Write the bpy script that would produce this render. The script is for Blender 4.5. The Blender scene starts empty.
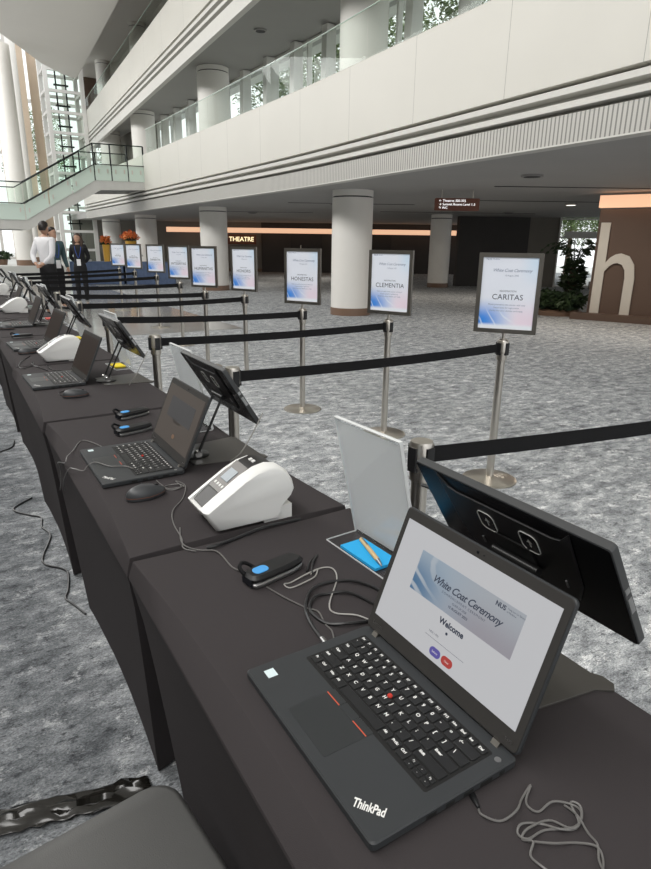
import bpy, bmesh, math, random
from mathutils import Vector, Matrix, Euler
random.seed(7)
PI = math.pi
S = bpy.context.scene
COL = S.collection
T = 0.74                      # table top height

# ------------------------------------------------------------------ helpers
class MB:
    """collects shapes into one bmesh, then links them as ONE mesh object"""
    def __init__(s): s.bm = bmesh.new(); s.mi = 0; s.M = Matrix()
    def _v(s, pts): return [s.bm.verts.new(s.M @ Vector(p)) for p in pts]
    def _f(s, vs):
        try:
            f = s.bm.faces.new(vs); f.material_index = s.mi; return f
        except ValueError: return None
    def poly(s, pts): return s._f(s._v(pts))
    def box(s, a, b):
        x0, y0, z0 = a; x1, y1, z1 = b
        v = s._v([(x0,y0,z0),(x1,y0,z0),(x1,y1,z0),(x0,y1,z0),(x0,y0,z1),(x1,y0,z1),(x1,y1,z1),(x0,y1,z1)])
        for q in ((0,3,2,1),(4,5,6,7),(0,1,5,4),(1,2,6,5),(2,3,7,6),(3,0,4,7)): s._f([v[i] for i in q])
        return s
    def cbox(s, c, d): return s.box([c[i]-d[i]/2 for i in range(3)], [c[i]+d[i]/2 for i in range(3)])
    def rings(s, R, cap=True, close=False):
        V = [s._v(r) for r in R]; n = len(R[0])
        pairs = list(zip(V[:-1], V[1:])) + ([(V[-1], V[0])] if close else [])
        for a, b in pairs:
            for i in range(n): s._f([a[i], a[(i+1)%n], b[(i+1)%n], b[i]])
        if cap and not close: s._f(V[0][::-1]); s._f(V[-1])
        return s
    def prism(s, pts, z0, z1, ch=0.0, ax='z'):
        def m(p, z): return {'z':(p[0],p[1],z), 'x':(z,p[0],p[1]), 'y':(p[0],z,p[1])}[ax]
        if ch:
            xs=[p[0] for p in pts]; ys=[p[1] for p in pts]; cx=(min(xs)+max(xs))/2; cy=(min(ys)+max(ys))/2
            kx=1-2*ch/(max(xs)-min(xs)); ky=1-2*ch/(max(ys)-min(ys))
            q=[(cx+(p[0]-cx)*kx, cy+(p[1]-cy)*ky) for p in pts]
            return s.rings([[m(p,z0) for p in q],[m(p,z0+ch) for p in pts],[m(p,z1-ch) for p in pts],[m(p,z1) for p in q]])
        return s.rings([[m(p,z0) for p in pts],[m(p,z1) for p in pts]])
    def lathe(s, prof, c=(0,0,0), n=24):
        s.rings([[(c[0]+r*math.cos(2*PI*i/n), c[1]+r*math.sin(2*PI*i/n), c[2]+z) for i in range(n)] for r, z in prof]); return s
    def cyl(s, c, r, h, n=20): return s.lathe([(r,0),(r,h)], c, n)
    def tube(s, pts, r, n=8):
        P=[Vector(p) for p in pts]; R=[]; up=Vector((0,0,1)); prev=None
        for i,p in enumerate(P):
            t=(P[min(i+1,len(P)-1)]-P[max(i-1,0)]).normalized()
            if prev is None:
                a=up if abs(t.z)<.9 else Vector((1,0,0)); u=t.cross(a).normalized()
            else:
                u=(prev-t*prev.dot(t))
                u=u.normalized() if u.length>1e-6 else t.orthogonal().normalized()
            prev=u; w=t.cross(u); rr=r[i] if isinstance(r,(list,tuple)) else r
            R.append([tuple(p+u*(rr*math.cos(2*PI*k/n))+w*(rr*math.sin(2*PI*k/n))) for k in range(n)])
        return s.rings(R)
    def sphere(s, c, r, n=16, m=10):
        if not isinstance(r,(tuple,list)): r=(r,r,r)
        return s.rings([[(c[0]+r[0]*math.sin(PI*j/m)*math.cos(2*PI*i/n), c[1]+r[1]*math.sin(PI*j/m)*math.sin(2*PI*i/n), c[2]-r[2]*math.cos(PI*j/m)) for i in range(n)] for j in [.12]+list(range(1,m))+[m-.12]])
    def mesh(s, me, M=Matrix()):
        V=[s.bm.verts.new(s.M @ (M @ v.co)) for v in me.vertices]
        for p in me.polygons: s._f([V[i] for i in p.vertices])
        return s
    def build(s, name, mat, parent=None, loc=(0,0,0), rot=(0,0,0), smooth=35, recalc=True):
        if recalc: bmesh.ops.recalc_face_normals(s.bm, faces=s.bm.faces[:])
        me=bpy.data.meshes.new(name); s.bm.to_mesh(me); s.bm.free()
        for m in (mat if isinstance(mat,(list,tuple)) else [mat]): me.materials.append(m)
        if smooth:
            me.shade_smooth(); me.set_sharp_from_angle(angle=math.radians(smooth))
        o=bpy.data.objects.new(name, me); COL.objects.link(o); o.location=loc; o.rotation_euler=rot
        if parent: o.parent=parent
        return o

def tag(o, label=None, cat=None, group=None, kind=None):
    if label: o['label']=label
    if cat: o['category']=cat
    if group: o['group']=group
    if kind: o['kind']=kind
    return o
def thing(name, label, cat, loc=(0,0,0), rz=0, group=None):
    o=bpy.data.objects.new(name,None); COL.objects.link(o); o.location=loc; o.rotation_euler=(0,0,rz); o.empty_display_size=.1
    return tag(o,label,cat,group)
def dup(root, label, loc, rz=0, group=None):
    r=root.copy(); COL.objects.link(r); r.location=loc; r.rotation_euler=(0,0,rz); r['label']=label
    if group: r['group']=group
    def rec(src,dst):
        for ch in [o for o in KIDS.get(src.name,[])]:
            c=ch.copy(); COL.objects.link(c); c.parent=dst; rec(ch,c)
    rec(root,r); return r
KIDS={}
def note_kids():
    KIDS.clear()
    for o in COL.objects:
        if o.parent: KIDS.setdefault(o.parent.name,[]).append(o)
def rrect(w,h,r,cx=0,cy=0,n=5):
    P=[]
    for (sx,sy,a0) in ((1,1,0),(-1,1,90),(-1,-1,180),(1,-1,270)):
        for i in range(n+1):
            a=math.radians(a0+90*i/n); P.append((cx+sx*(w/2-r)+r*math.cos(a), cy+sy*(h/2-r)+r*math.sin(a)))
    return P
def smoothpath(pts, sub=6):
    P=[Vector(p) for p in pts]; out=[]
    for i in range(len(P)-1):
        p0=P[max(i-1,0)];p1=P[i];p2=P[i+1];p3=P[min(i+2,len(P)-1)]
        for k in range(sub):
            t=k/sub; out.append(.5*((2*p1)+(p2-p0)*t+(2*p0-5*p1+4*p2-p3)*t*t+(3*p1-p0-3*p2+p3)*t**3))
    return out+[P[-1]]
_fc={}
def glyphs(txt, size=1.0, align='CENTER', shear=0.0, extrude=0.0, spacing=1.0, bold=0.0):
    k=(txt,size,align,shear,extrude,spacing,bold)
    if k in _fc: return _fc[k]
    cu=bpy.data.curves.new('glyph','FONT'); cu.body=txt; cu.size=size; cu.align_x=align; cu.align_y='CENTER'; cu.shear=shear; cu.extrude=extrude
    cu.resolution_u=3; cu.offset=bold; cu.space_character=spacing
    o=bpy.data.objects.new('glyph',cu); COL.objects.link(o)
    dg=bpy.context.evaluated_depsgraph_get(); dg.update()
    me=bpy.data.meshes.new_from_object(o.evaluated_get(dg), depsgraph=dg)
    bpy.data.objects.remove(o); bpy.data.curves.remove(cu); _fc[k]=me; return me

# ------------------------------------------------------------------ materials
def nodes(name):
    m=bpy.data.materials.new(name); m.use_nodes=True; nt=m.node_tree; return m,nt,nt.nodes['Principled BSDF']
def mat(name, col, rough=.5, metal=0.0, spec=.5, bump=0, bscale=200, var=0, vscale=6, emit=None, estr=0, sheen=0, coat=0):
    m,nt,b=nodes(name); N=nt.nodes; L=nt.links
    b.inputs['Base Color'].default_value=(*col,1); b.inputs['Roughness'].default_value=rough; b.inputs['Metallic'].default_value=metal
    b.inputs['Specular IOR Level'].default_value=spec
    if sheen: b.inputs['Sheen Weight'].default_value=sheen
    if coat: b.inputs['Coat Weight'].default_value=coat
    tc=N.new('ShaderNodeTexCoord')
    if var:
        n=N.new('ShaderNodeTexNoise'); n.inputs['Scale'].default_value=vscale; n.inputs['Detail'].default_value=4; L.new(tc.outputs['Object'],n.inputs['Vector'])
        mx=N.new('ShaderNodeMix'); mx.data_type='RGBA'; L.new(n.outputs['Fac'],mx.inputs[0])
        mx.inputs[6].default_value=(*[c*(1-var) for c in col],1); mx.inputs[7].default_value=(*[min(1,c*(1+var)) for c in col],1); L.new(mx.outputs[2],b.inputs['Base Color'])
    if bump:
        n=N.new('ShaderNodeTexNoise'); n.inputs['Scale'].default_value=bscale; n.inputs['Detail'].default_value=3; L.new(tc.outputs['Object'],n.inputs['Vector'])
        bp=N.new('ShaderNodeBump'); bp.inputs['Strength'].default_value=bump; bp.inputs['Distance'].default_value=.002; L.new(n.outputs['Fac'],bp.inputs['Height']); L.new(bp.outputs['Normal'],b.inputs['Normal'])
    if emit: b.inputs['Emission Color'].default_value=(*emit,1); b.inputs['Emission Strength'].default_value=estr
    return m
def glass(name, tint=(.93,.97,.95), gl=.12, rough=.02):
    m=bpy.data.materials.new(name); m.use_nodes=True; nt=m.node_tree; N=nt.nodes; L=nt.links
    N.remove(N['Principled BSDF']); out=N['Material Output']
    t=N.new('ShaderNodeBsdfTransparent'); t.inputs[0].default_value=(*tint,1)
    g=N.new('ShaderNodeBsdfGlossy'); g.inputs['Roughness'].default_value=rough; g.inputs['Color'].default_value=(.95,1,.98,1)
    fr=N.new('ShaderNodeFresnel'); fr.inputs['IOR'].default_value=1.33
    mul=N.new('ShaderNodeMath'); mul.operation='MULTIPLY_ADD'; mul.use_clamp=True; L.new(fr.outputs[0],mul.inputs[0]); mul.inputs[1].default_value=gl; mul.inputs[2].default_value=.008
    ge=N.new('ShaderNodeNewGeometry'); inv=N.new('ShaderNodeMath'); inv.operation='SUBTRACT'; inv.inputs[0].default_value=1; L.new(ge.outputs['Backfacing'],inv.inputs[1])
    m2=N.new('ShaderNodeMath'); m2.operation='MULTIPLY'; L.new(mul.outputs[0],m2.inputs[0]); L.new(inv.outputs[0],m2.inputs[1]); mul=m2
    mx=N.new('ShaderNodeMixShader'); L.new(mul.outputs[0],mx.inputs[0]); L.new(t.outputs[0],mx.inputs[1]); L.new(g.outputs[0],mx.inputs[2]); L.new(mx.outputs[0],out.inputs['Surface'])
    return m
def carpet_mat():
    m,nt,b=nodes('carpet'); N=nt.nodes; L=nt.links
    b.inputs['Roughness'].default_value=.95; b.inputs['Specular IOR Level'].default_value=.15
    tc=N.new('ShaderNodeTexCoord')
    def noise(scale, sc, det=5, rough=.6, off=(0,0,0)):
        mp=N.new('ShaderNodeMapping'); mp.inputs['Scale'].default_value=sc; mp.inputs['Location'].default_value=off; L.new(tc.outputs['Object'],mp.inputs['Vector'])
        n=N.new('ShaderNodeTexNoise'); n.inputs['Scale'].default_value=scale; n.inputs['Detail'].default_value=det; n.inputs['Roughness'].default_value=rough; L.new(mp.outputs[0],n.inputs['Vector']); return n.outputs['Fac']
    def ramp(src, stops):
        r=N.new('ShaderNodeValToRGB'); e=r.color_ramp.elements
        while len(e)<len(stops): e.new(.5)
        for el,(p,c) in zip(e,stops): el.position=p; el.color=(*c,1) if len(c)==3 else c
        L.new(src,r.inputs[0]); return r.outputs[0]
    def mix(a,bb,f,mode='MIX'):
        x=N.new('ShaderNodeMix'); x.data_type='RGBA'; x.blend_type=mode
        for s,k in ((a,6),(bb,7)):
            if isinstance(s,tuple): x.inputs[k].default_value=(*s,1)
            else: L.new(s,x.inputs[k])
        if isinstance(f,(int,float)): x.inputs[0].default_value=f
        else: L.new(f,x.inputs[0])
        return x.outputs[2]
    big=ramp(noise(1.3,(.8,1.1,1),4,.6),[(.33,(.25,.264,.278)),(.5,(.375,.392,.406)),(.68,(.50,.518,.53))])
    pat=ramp(noise(9,(.8,1.35,1),6,.78,(3,1,0)),[(.37,(.09,.096,.104)),(.48,(.32,.335,.348)),(.56,(.50,.518,.53)),(.65,(.86,.872,.875))])
    c2=mix(big,pat,.66)
    dark=ramp(noise(30,(.7,1.25,1),5,.8,(9,4,0)),[(.54,(0,0,0)),(.62,(1,1,1))])
    c3=mix(c2,(.075,.08,.088),dark); c3=mix(c2,c3,.75)
    white=ramp(noise(8,(.8,1.1,1),7,.85,(5.3,7.7,0)),[(.56,(0,0,0)),(.60,(1,1,1))])
    c4=mix(c3,(.90,.91,.905),white); c4=mix(c3,c4,.72)
    fine=noise(150,(.8,1.2,1),4,.75)
    ff=ramp(fine,[(.36,(.42,.42,.42)),(.64,(1.5,1.5,1.5))])
    c5=mix(c4,ff,.8,'MULTIPLY'); 
    sp=N.new('ShaderNodeSeparateXYZ'); L.new(tc.outputs['Object'],sp.inputs[0])     # shade painted into the carpet colour along the operators' side
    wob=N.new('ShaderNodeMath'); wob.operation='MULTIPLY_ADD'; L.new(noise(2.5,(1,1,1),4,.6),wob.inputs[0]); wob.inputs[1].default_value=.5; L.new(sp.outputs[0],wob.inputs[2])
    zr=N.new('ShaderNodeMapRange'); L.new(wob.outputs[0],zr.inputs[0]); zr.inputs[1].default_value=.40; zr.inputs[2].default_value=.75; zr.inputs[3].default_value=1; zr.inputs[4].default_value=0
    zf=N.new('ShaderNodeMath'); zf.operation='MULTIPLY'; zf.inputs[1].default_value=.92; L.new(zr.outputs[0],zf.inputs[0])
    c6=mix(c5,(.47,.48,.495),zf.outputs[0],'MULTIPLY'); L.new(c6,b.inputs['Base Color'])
    bp=N.new('ShaderNodeBump'); bp.inputs['Strength'].default_value=.5; bp.inputs['Distance'].default_value=.004; L.new(fine,bp.inputs['Height']); L.new(bp.outputs[0],b.inputs['Normal'])
    return m
def poster_mat(name, emit=0.0, banner=False):
    """printed blue swirl artwork: coordinates across the sheet (generated x and z)"""
    m,nt,b=nodes(name); N=nt.nodes; L=nt.links
    tc=N.new('ShaderNodeTexCoord'); sp=N.new('ShaderNodeSeparateXYZ'); L.new(tc.outputs['Generated'],sp.inputs[0])
    def mr(src,a,bb,c=0,d=1):
        r=N.new('ShaderNodeMapRange'); r.interpolation_type='SMOOTHSTEP'; L.new(src,r.inputs[0]); r.inputs[1].default_value=a; r.inputs[2].default_value=bb; r.inputs[3].default_value=c; r.inputs[4].default_value=d; return r.outputs[0]
    def mul(a,bb):
        q=N.new('ShaderNodeMath'); q.operation='MULTIPLY'; L.new(a,q.inputs[0])
        if isinstance(bb,float): q.inputs[1].default_value=bb
        else: L.new(bb,q.inputs[1])
        return q.outputs[0]
    def mix(a,bb,f):
        x=N.new('ShaderNodeMix'); x.data_type='RGBA'
        for s,k in ((a,6),(bb,7)):
            if isinstance(s,tuple): x.inputs[k].default_value=(*s,1)
            else: L.new(s,x.inputs[k])
        L.new(f,x.inputs[0]); return x.outputs[2]
    gx=sp.outputs[0]; gz=sp.outputs[2]
    w=N.new('ShaderNodeTexWave'); w.wave_type='RINGS'; w.rings_direction='SPHERICAL'; w.inputs['Scale'].default_value=1.5; w.inputs['Distortion'].default_value=3; w.inputs['Detail'].default_value=2; w.inputs['Detail Scale'].default_value=1.2
    mp=N.new('ShaderNodeMapping'); mp.inputs['Location'].default_value=(-1.1,0,-.9); L.new(tc.outputs['Generated'],mp.inputs[0]); L.new(mp.outputs[0],w.inputs['Vector'])
    if banner:
        base=mix((.62,.66,.72),(.52,.50,.56),mr(gz,.9,.0)); base=mix(base,(.52,.66,.80),mul(mr(gx,.75,.15),.8))
        blue=mul(mr(gx,.42,.0),mr(gz,1.15,.1)); c=mix(base,(.10,.26,.48),blue)
        c=mix(c,(.80,.86,.92),mul(mul(mr(gx,.36,.02),mr(w.outputs['Fac'],.6,.95)),.8))
    else:
        base=mix((.80,.84,.93),(.66,.80,.95),mul(mr(gx,.6,1.0),mr(gz,.5,.95)))
        base=mix(base,(.86,.74,.85),mul(mr(gz,.50,.12),mr(gx,.4,.8)))
        blue=mul(mr(gx,.72,.05),mr(gz,.46,.12)); c=mix(base,(.045,.26,.80),mul(blue,1.0))
        c=mix(c,(.88,.94,1),mul(mul(mul(mr(gz,.34,.16),mr(gx,.75,.45)),mr(w.outputs['Fac'],.93,.995)),.5))
        c=mix(c,(.86,.90,.97),mr(gz,.09,.03))
    L.new(c,b.inputs['Base Color']); b.inputs['Roughness'].default_value=.35
    if emit: 
        L.new(c,b.inputs['Emission Color']); b.inputs['Emission Strength'].default_value=emit; b.inputs['Base Color'].default_value=(.02,.02,.02,1)
        for l in list(b.inputs['Base Color'].links): L.remove(l)
    return m
def panel_mat(name, col, rough=.45, pitch=1.687, off=.317, axis='Y', lw=.004, dark=.55):
    """painted cladding with thin joints every `pitch` metres"""
    m,nt,b=nodes(name); N=nt.nodes; L=nt.links
    tc=N.new('ShaderNodeTexCoord'); sp=N.new('ShaderNodeSeparateXYZ'); L.new(tc.outputs['Object'],sp.inputs[0])
    a=N.new('ShaderNodeMath'); a.operation='ADD'; L.new(sp.outputs[axis],a.inputs[0]); a.inputs[1].default_value=100*pitch-off
    mo=N.new('ShaderNodeMath'); mo.operation='MODULO'; L.new(a.outputs[0],mo.inputs[0]); mo.inputs[1].default_value=pitch
    lt=N.new('ShaderNodeMath'); lt.operation='LESS_THAN'; L.new(mo.outputs[0],lt.inputs[0]); lt.inputs[1].default_value=lw*2
    n=N.new('ShaderNodeTexNoise'); n.inputs['Scale'].default_value=.8; L.new(tc.outputs['Object'],n.inputs['Vector'])
    v=N.new('ShaderNodeMix'); v.data_type='RGBA'; L.new(n.outputs['Fac'],v.inputs[0]); v.inputs[6].default_value=(*[c*.94 for c in col],1); v.inputs[7].default_value=(*[min(1,c*1.05) for c in col],1)
    x=N.new('ShaderNodeMix'); x.data_type='RGBA'; L.new(lt.outputs[0],x.inputs[0]); L.new(v.outputs[2],x.inputs[6]); x.inputs[7].default_value=(*[c*dark for c in col],1)
    L.new(x.outputs[2],b.inputs['Base Color']); b.inputs['Roughness'].default_value=rough; return m
def leaf_mat(name, a, bcol):
    m,nt,b=nodes(name); N=nt.nodes; L=nt.links
    tc=N.new('ShaderNodeTexCoord'); n=N.new('ShaderNodeTexNoise'); n.inputs['Scale'].default_value=3; n.inputs['Detail'].default_value=6; L.new(tc.outputs['Object'],n.inputs['Vector'])
    r=N.new('ShaderNodeValToRGB'); r.color_ramp.elements[0].position=.35; r.color_ramp.elements[1].position=.68; r.color_ramp.elements[0].color=(*a,1); r.color_ramp.elements[1].color=(*bcol,1)
    L.new(n.outputs['Fac'],r.inputs[0]); L.new(r.outputs[0],b.inputs['Base Color']); b.inputs['Roughness'].default_value=.6; return m

M={}
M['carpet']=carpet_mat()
M['white']=panel_mat('white_cladding',(.665,.65,.595))
M['white_far']=panel_mat('white_cladding_upper',(.665,.65,.595),pitch=2.2)
M['grille']=panel_mat('ribbed_grille',(.54,.53,.495),pitch=.052,off=0,lw=.009,dark=.42)
M['ledge']=mat('white_ledge',(.66,.65,.61),.5,var=.03)
M['soffit']=mat('grey_soffit',(.40,.392,.38),.7,var=.06,vscale=1.2)
M['soffit_up']=mat('grey_upper_soffit',(.33,.325,.31),.7,var=.05,vscale=1.2)
M['ceil']=mat('white_ceiling',(.72,.70,.665),.7,var=.03,vscale=.6)
M['pillar']=mat('pillar_paint',(.82,.80,.755),.55,var=.03,vscale=4)
M['brown']=mat('brown_wall',(.135,.088,.066),.6,var=.08,vscale=2)
M['brownband']=mat('brown_metal_band',(.20,.125,.085),.4,var=.05)
M['darkwall']=mat('dark_wall',(.045,.04,.037),.6,var=.15,vscale=2)
M['greywall']=mat('grey_brown_wall',(.22,.205,.18),.7,var=.08,vscale=2)
M['beige']=mat('beige_fin',(.62,.50,.38),.6,var=.12,vscale=3)
M['stone']=mat('polished_stone',(.36,.36,.35),.12,var=.12,vscale=2.5)
M['platform']=mat('pale_stone',(.60,.60,.57),.4,var=.08,vscale=4)
M['steel']=mat('brushed_steel',(.62,.585,.53),.30,metal=1,bump=.15,bscale=400)
M['chrome']=mat('chrome',(.80,.79,.77),.14,metal=1,var=.03)
M['alu']=mat('aluminium_frame',(.30,.285,.26),.38,metal=1,var=.05,vscale=10)
M['belt']=mat('black_webbing',(.012,.012,.013),.8,spec=.2,bump=.5,bscale=900)
M['blackpl']=mat('black_plastic',(.009,.009,.010),.42,var=.15,vscale=20)
M['blackgl']=mat('glossy_black',(.008,.0095,.013),.16,spec=.45,var=.1)
M['monback']=mat('monitor_back_shell',(.0035,.0042,.006),.24,spec=.14,var=.15,vscale=6)
M['laptop']=mat('laptop_shell',(.036,.039,.042),.48,spec=.4,bump=.06,bscale=1500,var=.05,vscale=9)
M['bezel']=mat('laptop_bezel',(.040,.038,.036),.6,var=.04,spec=.25)
M['key']=mat('key_cap',(.012,.0125,.0135),.45,var=.1,vscale=50)
M['keywell']=mat('key_well',(.006,.006,.006),.6,var=.05)
M['pad']=mat('touchpad',(.028,.031,.033),.38,var=.04)
M['legend']=mat('white_print',(.82,.82,.80),.5,var=.02)
M['red']=mat('red_rubber',(.55,.035,.02),.55,var=.05)
M['redline']=mat('red_line',(.60,.10,.05),.5,var=.05)
M['sticker']=mat('pale_sticker',(.72,.84,.86),.4,var=.08,vscale=80)
M['cloth']=mat('black_spandex',(.047,.0415,.043),.8,spec=.14,sheen=.0,bump=.22,bscale=1100,var=.06,vscale=3)
M['board']=mat('table_board',(.25,.22,.19),.6,var=.1)
M['leg']=mat('table_leg_metal',(.03,.03,.03),.4,metal=.6,var=.1)
M['prwhite']=mat('printer_white',(.84,.84,.82),.35,var=.02)
M['prgrey']=mat('printer_grey',(.10,.09,.08),.35,var=.06)
M['prblack']=mat('printer_black',(.014,.013,.013),.42,var=.1)
M['lcd']=mat('printer_lcd',(.30,.34,.37),.4,emit=(.55,.65,.75),estr=.05,var=.03)
M['mouse']=mat('mouse_shell',(.045,.048,.052),.42,var=.08,vscale=30)
M['orange']=mat('orange_line',(.22,.085,.05),.4,var=.05)
M['bluebtn']=mat('blue_button',(.075,.36,.78),.45,var=.05)
M['silver']=mat('silver_trim',(.40,.40,.40),.4,metal=1,var=.03)
M['acryl']=glass('clear_acrylic',(.975,.985,.99),.6)
M['acredge']=mat('acrylic_edge',(.72,.74,.74),.15,var=.05)
M['paper']=mat('white_paper',(.80,.83,.90),.7,var=.03)
def backlit(m, w=.55):
    nt=m.node_tree; N=nt.nodes; L=nt.links; b=N['Principled BSDF']; t=N.new('ShaderNodeBsdfTranslucent'); mx=N.new('ShaderNodeMixShader'); mx.inputs[0].default_value=w
    if b.inputs['Base Color'].links: L.new(b.inputs['Base Color'].links[0].from_socket,t.inputs[0])
    else: t.inputs[0].default_value=b.inputs['Base Color'].default_value
    L.new(b.outputs[0],mx.inputs[1]); L.new(t.outputs[0],mx.inputs[2]); L.new(mx.outputs[0],N['Material Output'].inputs['Surface']); return m
M['paper']=backlit(mat('white_paper_sheet',(.99,.99,1.0),.7,var=.005),.9)
M['noteblue']=mat('blue_paper',(.02,.40,.80),.7,var=.03)
M['noteyel']=mat('yellow_paper',(.85,.66,.02),.7,var=.03)
M['notered']=mat('red_paper',(.70,.10,.08),.7,var=.05)
M['wood']=mat('pen_wood',(.62,.44,.22),.5,var=.12,vscale=30)
M['cordgrey']=mat('grey_cord',(.15,.145,.14),.35,var=.08,spec=.6)
M['cordwhite']=mat('pale_cord',(.36,.35,.33),.4,var=.08)
M['cordblack']=mat('black_cord',(.016,.016,.017),.35,var=.1,spec=.6)
M['rimgrey']=mat('monitor_rim',(.040,.042,.044),.4,var=.05)
M['standgrey']=mat('stand_plate',(.075,.070,.064),.42,metal=.3,var=.05)
M['standblk']=mat('stand_arm',(.012,.012,.012),.35,var=.1)
M['glass']=glass('balustrade_glass',(.94,.97,.95),.33)
M['glasswin']=glass('window_glass',(.975,.985,.98),.4)
M['glassgreen']=mat('pale_green_laminate',(.62,.74,.66),.15,spec=.6,var=.04,vscale=1.5)
M['rail']=mat('dark_handrail',(.02,.022,.022),.3,metal=.6,var=.1)
M['frame']=mat('white_frame',(.74,.73,.70),.5,var=.03)
M['cove']=mat('warm_cove_light',(.9,.5,.3),.6,emit=(1.0,.60,.38),estr=.78,var=.02)
M['lamp']=mat('downlight_lens',(1,1,1),.5,emit=(1,.93,.82),estr=2.2,var=.01)
M['lampoff']=mat('downlight_ring',(.30,.29,.28),.5,var=.05)
M['slot']=mat('dark_slot',(.03,.03,.03),.7,var=.1)
M['litletter']=mat('lit_letters',(1,.9,.6),.5,emit=(1,.84,.50),estr=1.7,var=.02)
M['signbrown']=mat('brown_sign',(.060,.026,.016),.5,emit=(.2,.05,.02),estr=.12,var=.05)
M['signtext']=mat('lit_sign_text',(1,1,1),.5,emit=(1,1,1),estr=1.2,var=.01)
M['hletter']=mat('pale_letter',(.72,.68,.61),.6,var=.04)
M['bluecloth']=mat('blue_skirt',(.10,.145,.25),.75,var=.3,vscale=8,bump=.4,bscale=30)
M['vase']=mat('gold_vase',(.75,.42,.06),.4,var=.12,vscale=10)
M['flower']=leaf_mat('orange_petals',(.75,.14,.03),(.95,.36,.10))
M['leafd']=leaf_mat('dark_leaves',(.012,.030,.010),(.05,.085,.03))
M['leafl']=leaf_mat('tree_leaves',(.07,.12,.04),(.30,.40,.17))
M['bark']=mat('bark',(.12,.085,.06),.9,var=.3,vscale=8)
M['seat']=mat('grey_leatherette',(.115,.115,.112),.52,spec=.35,bump=.3,bscale=500,var=.05,vscale=4)
M['film']=mat('black_film',(.012,.011,.009),.12,spec=.6,var=.1)
M['poster']=poster_mat('poster_print')
M['ink']=mat('dark_ink',(.035,.045,.075),.6,var=.05)
M['inkgrey']=mat('grey_blue_ink',(.22,.27,.38),.6,var=.05)
M['page']=mat('screen_page',(.03,.03,.03),.25,emit=(.74,.745,.77),estr=.62,var=.01)
M['pagedim']=mat('screen_dim',(.030,.027,.024),.5,spec=.15,emit=(.30,.25,.22),estr=.20,var=.02)
M['pagedark']=mat('screen_dark',(.012,.010,.009),.5,spec=.12,var=.05,emit=(.20,.12,.09),estr=.08)
M['banner']=poster_mat('screen_banner',emit=.50,banner=True)
M['bannerdim']=mat('screen_banner_dim',(.02,.022,.026),.5,spec=.15,emit=(.25,.235,.225),estr=.2,var=.1)
M['btnblue']=mat('screen_button_violet',(.02,.02,.05),.3,emit=(.16,.13,.48),estr=.55,var=.01)
M['btnred']=mat('screen_button_red',(.05,.02,.02),.3,emit=(.62,.07,.06),estr=.55,var=.01)
M['skin']=mat('skin',(.50,.30,.21),.55,var=.05,vscale=9)
M['hair']=mat('dark_hair',(.016,.011,.009),.5,var=.2,vscale=40)
M['hairbrown']=mat('brown_hair',(.045,.024,.015),.5,var=.2,vscale=40)
M['shirtw']=mat('white_shirt',(.78,.78,.80),.8,var=.04,bump=.3,bscale=14)
M['shirtt']=mat('teal_shirt',(.055,.10,.11),.8,var=.08,bump=.3,bscale=14)
M['suit']=mat('black_suit',(.010,.010,.012),.8,var=.15,bump=.3,bscale=14)
M['lanyard']=mat('blue_lanyard',(.03,.07,.28),.7,var=.05)
M['badge']=mat('white_badge',(.82,.82,.84),.5,var=.03)
M['eye']=mat('eye_dark',(.02,.015,.012),.3,var=.05)

# ------------------------------------------------------------------ setting
def struct(name, mb, m, label, cat, smooth=35, loc=(0,0,0), rot=(0,0,0)):
    return tag(mb.build(name, m, smooth=smooth, loc=loc, rot=rot), label, cat, kind='structure')
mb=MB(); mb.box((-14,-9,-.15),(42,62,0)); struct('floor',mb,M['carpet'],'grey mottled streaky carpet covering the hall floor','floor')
mb=MB(); mb.box((1.75,9.6,0),(4.25,27.0,.004)); struct('floor_stone',mb,M['stone'],'polished grey stone floor strip behind the belt lanes','floor')
mb=MB(); mb.box((-13.9,27.6,.001),(5.4,61.9,.42)); struct('floor_platform',mb,M['platform'],'raised pale stone platform at the far end by the glass lift','floor')

# lower balcony: soffit slab, ribbed grille, two ledges, white parapet, running along the hall
Y0,Y1=-8.5,30.3; FX=5.85
def bend(y): return -.05*(10.5-y) if y<9 else (-.075*((12-y)/3)**2 if y<12 else 0.0)
def run(name, prof, m, label, cat, y0=Y0, y1=Y1, rz=0, loc=(0,0,0), smooth=20):
    mb=MB()
    if rz: mb.prism(prof,y0,y1,ax='y')
    else: mb.rings([[(p[0]+bend(y),y,p[1]) for p in prof] for y in (y0,-4,0,4,7,9,10,11,12,16,22,y1)])
    return struct(name,mb,m,label,cat,smooth,loc,(0,0,rz))
run('wall_balcony_parapet',[(FX,2.955),(FX+.22,2.955),(FX+.22,4.0),(FX+.015,4.0),(FX,3.985)],M['white'],'white panelled parapet wall of the lower balcony','wall')
run('trim_1',[(FX-.012,2.845),(FX+.16,2.845),(FX+.16,2.925),(FX-.012,2.905)],M['ledge'],'upper white ledge running below the lower parapet','ledge')
run('trim_2',[(FX-.004,2.715),(FX+.16,2.715),(FX+.16,2.79),(FX-.004,2.775)],M['ledge'],'lower white ledge just above the ribbed grille','ledge')
run('wall_balcony_recess',[(FX+.16,2.66),(FX+.21,2.66),(FX+.21,3.0),(FX+.16,3.0)],M['ledge'],'recess backing wall behind the lower balcony ledges','wall')
run('wall_balcony_grille',[(FX+.03,2.40),(FX+.15,2.40),(FX+.15,2.67),(FX+.03,2.67)],M['grille'],'ribbed pale grille band above the lower soffit edge','grille')
fr_=[(FX+.15+bend(y),y) for y in (Y0,0,4,7,9,10.5,12)]
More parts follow.
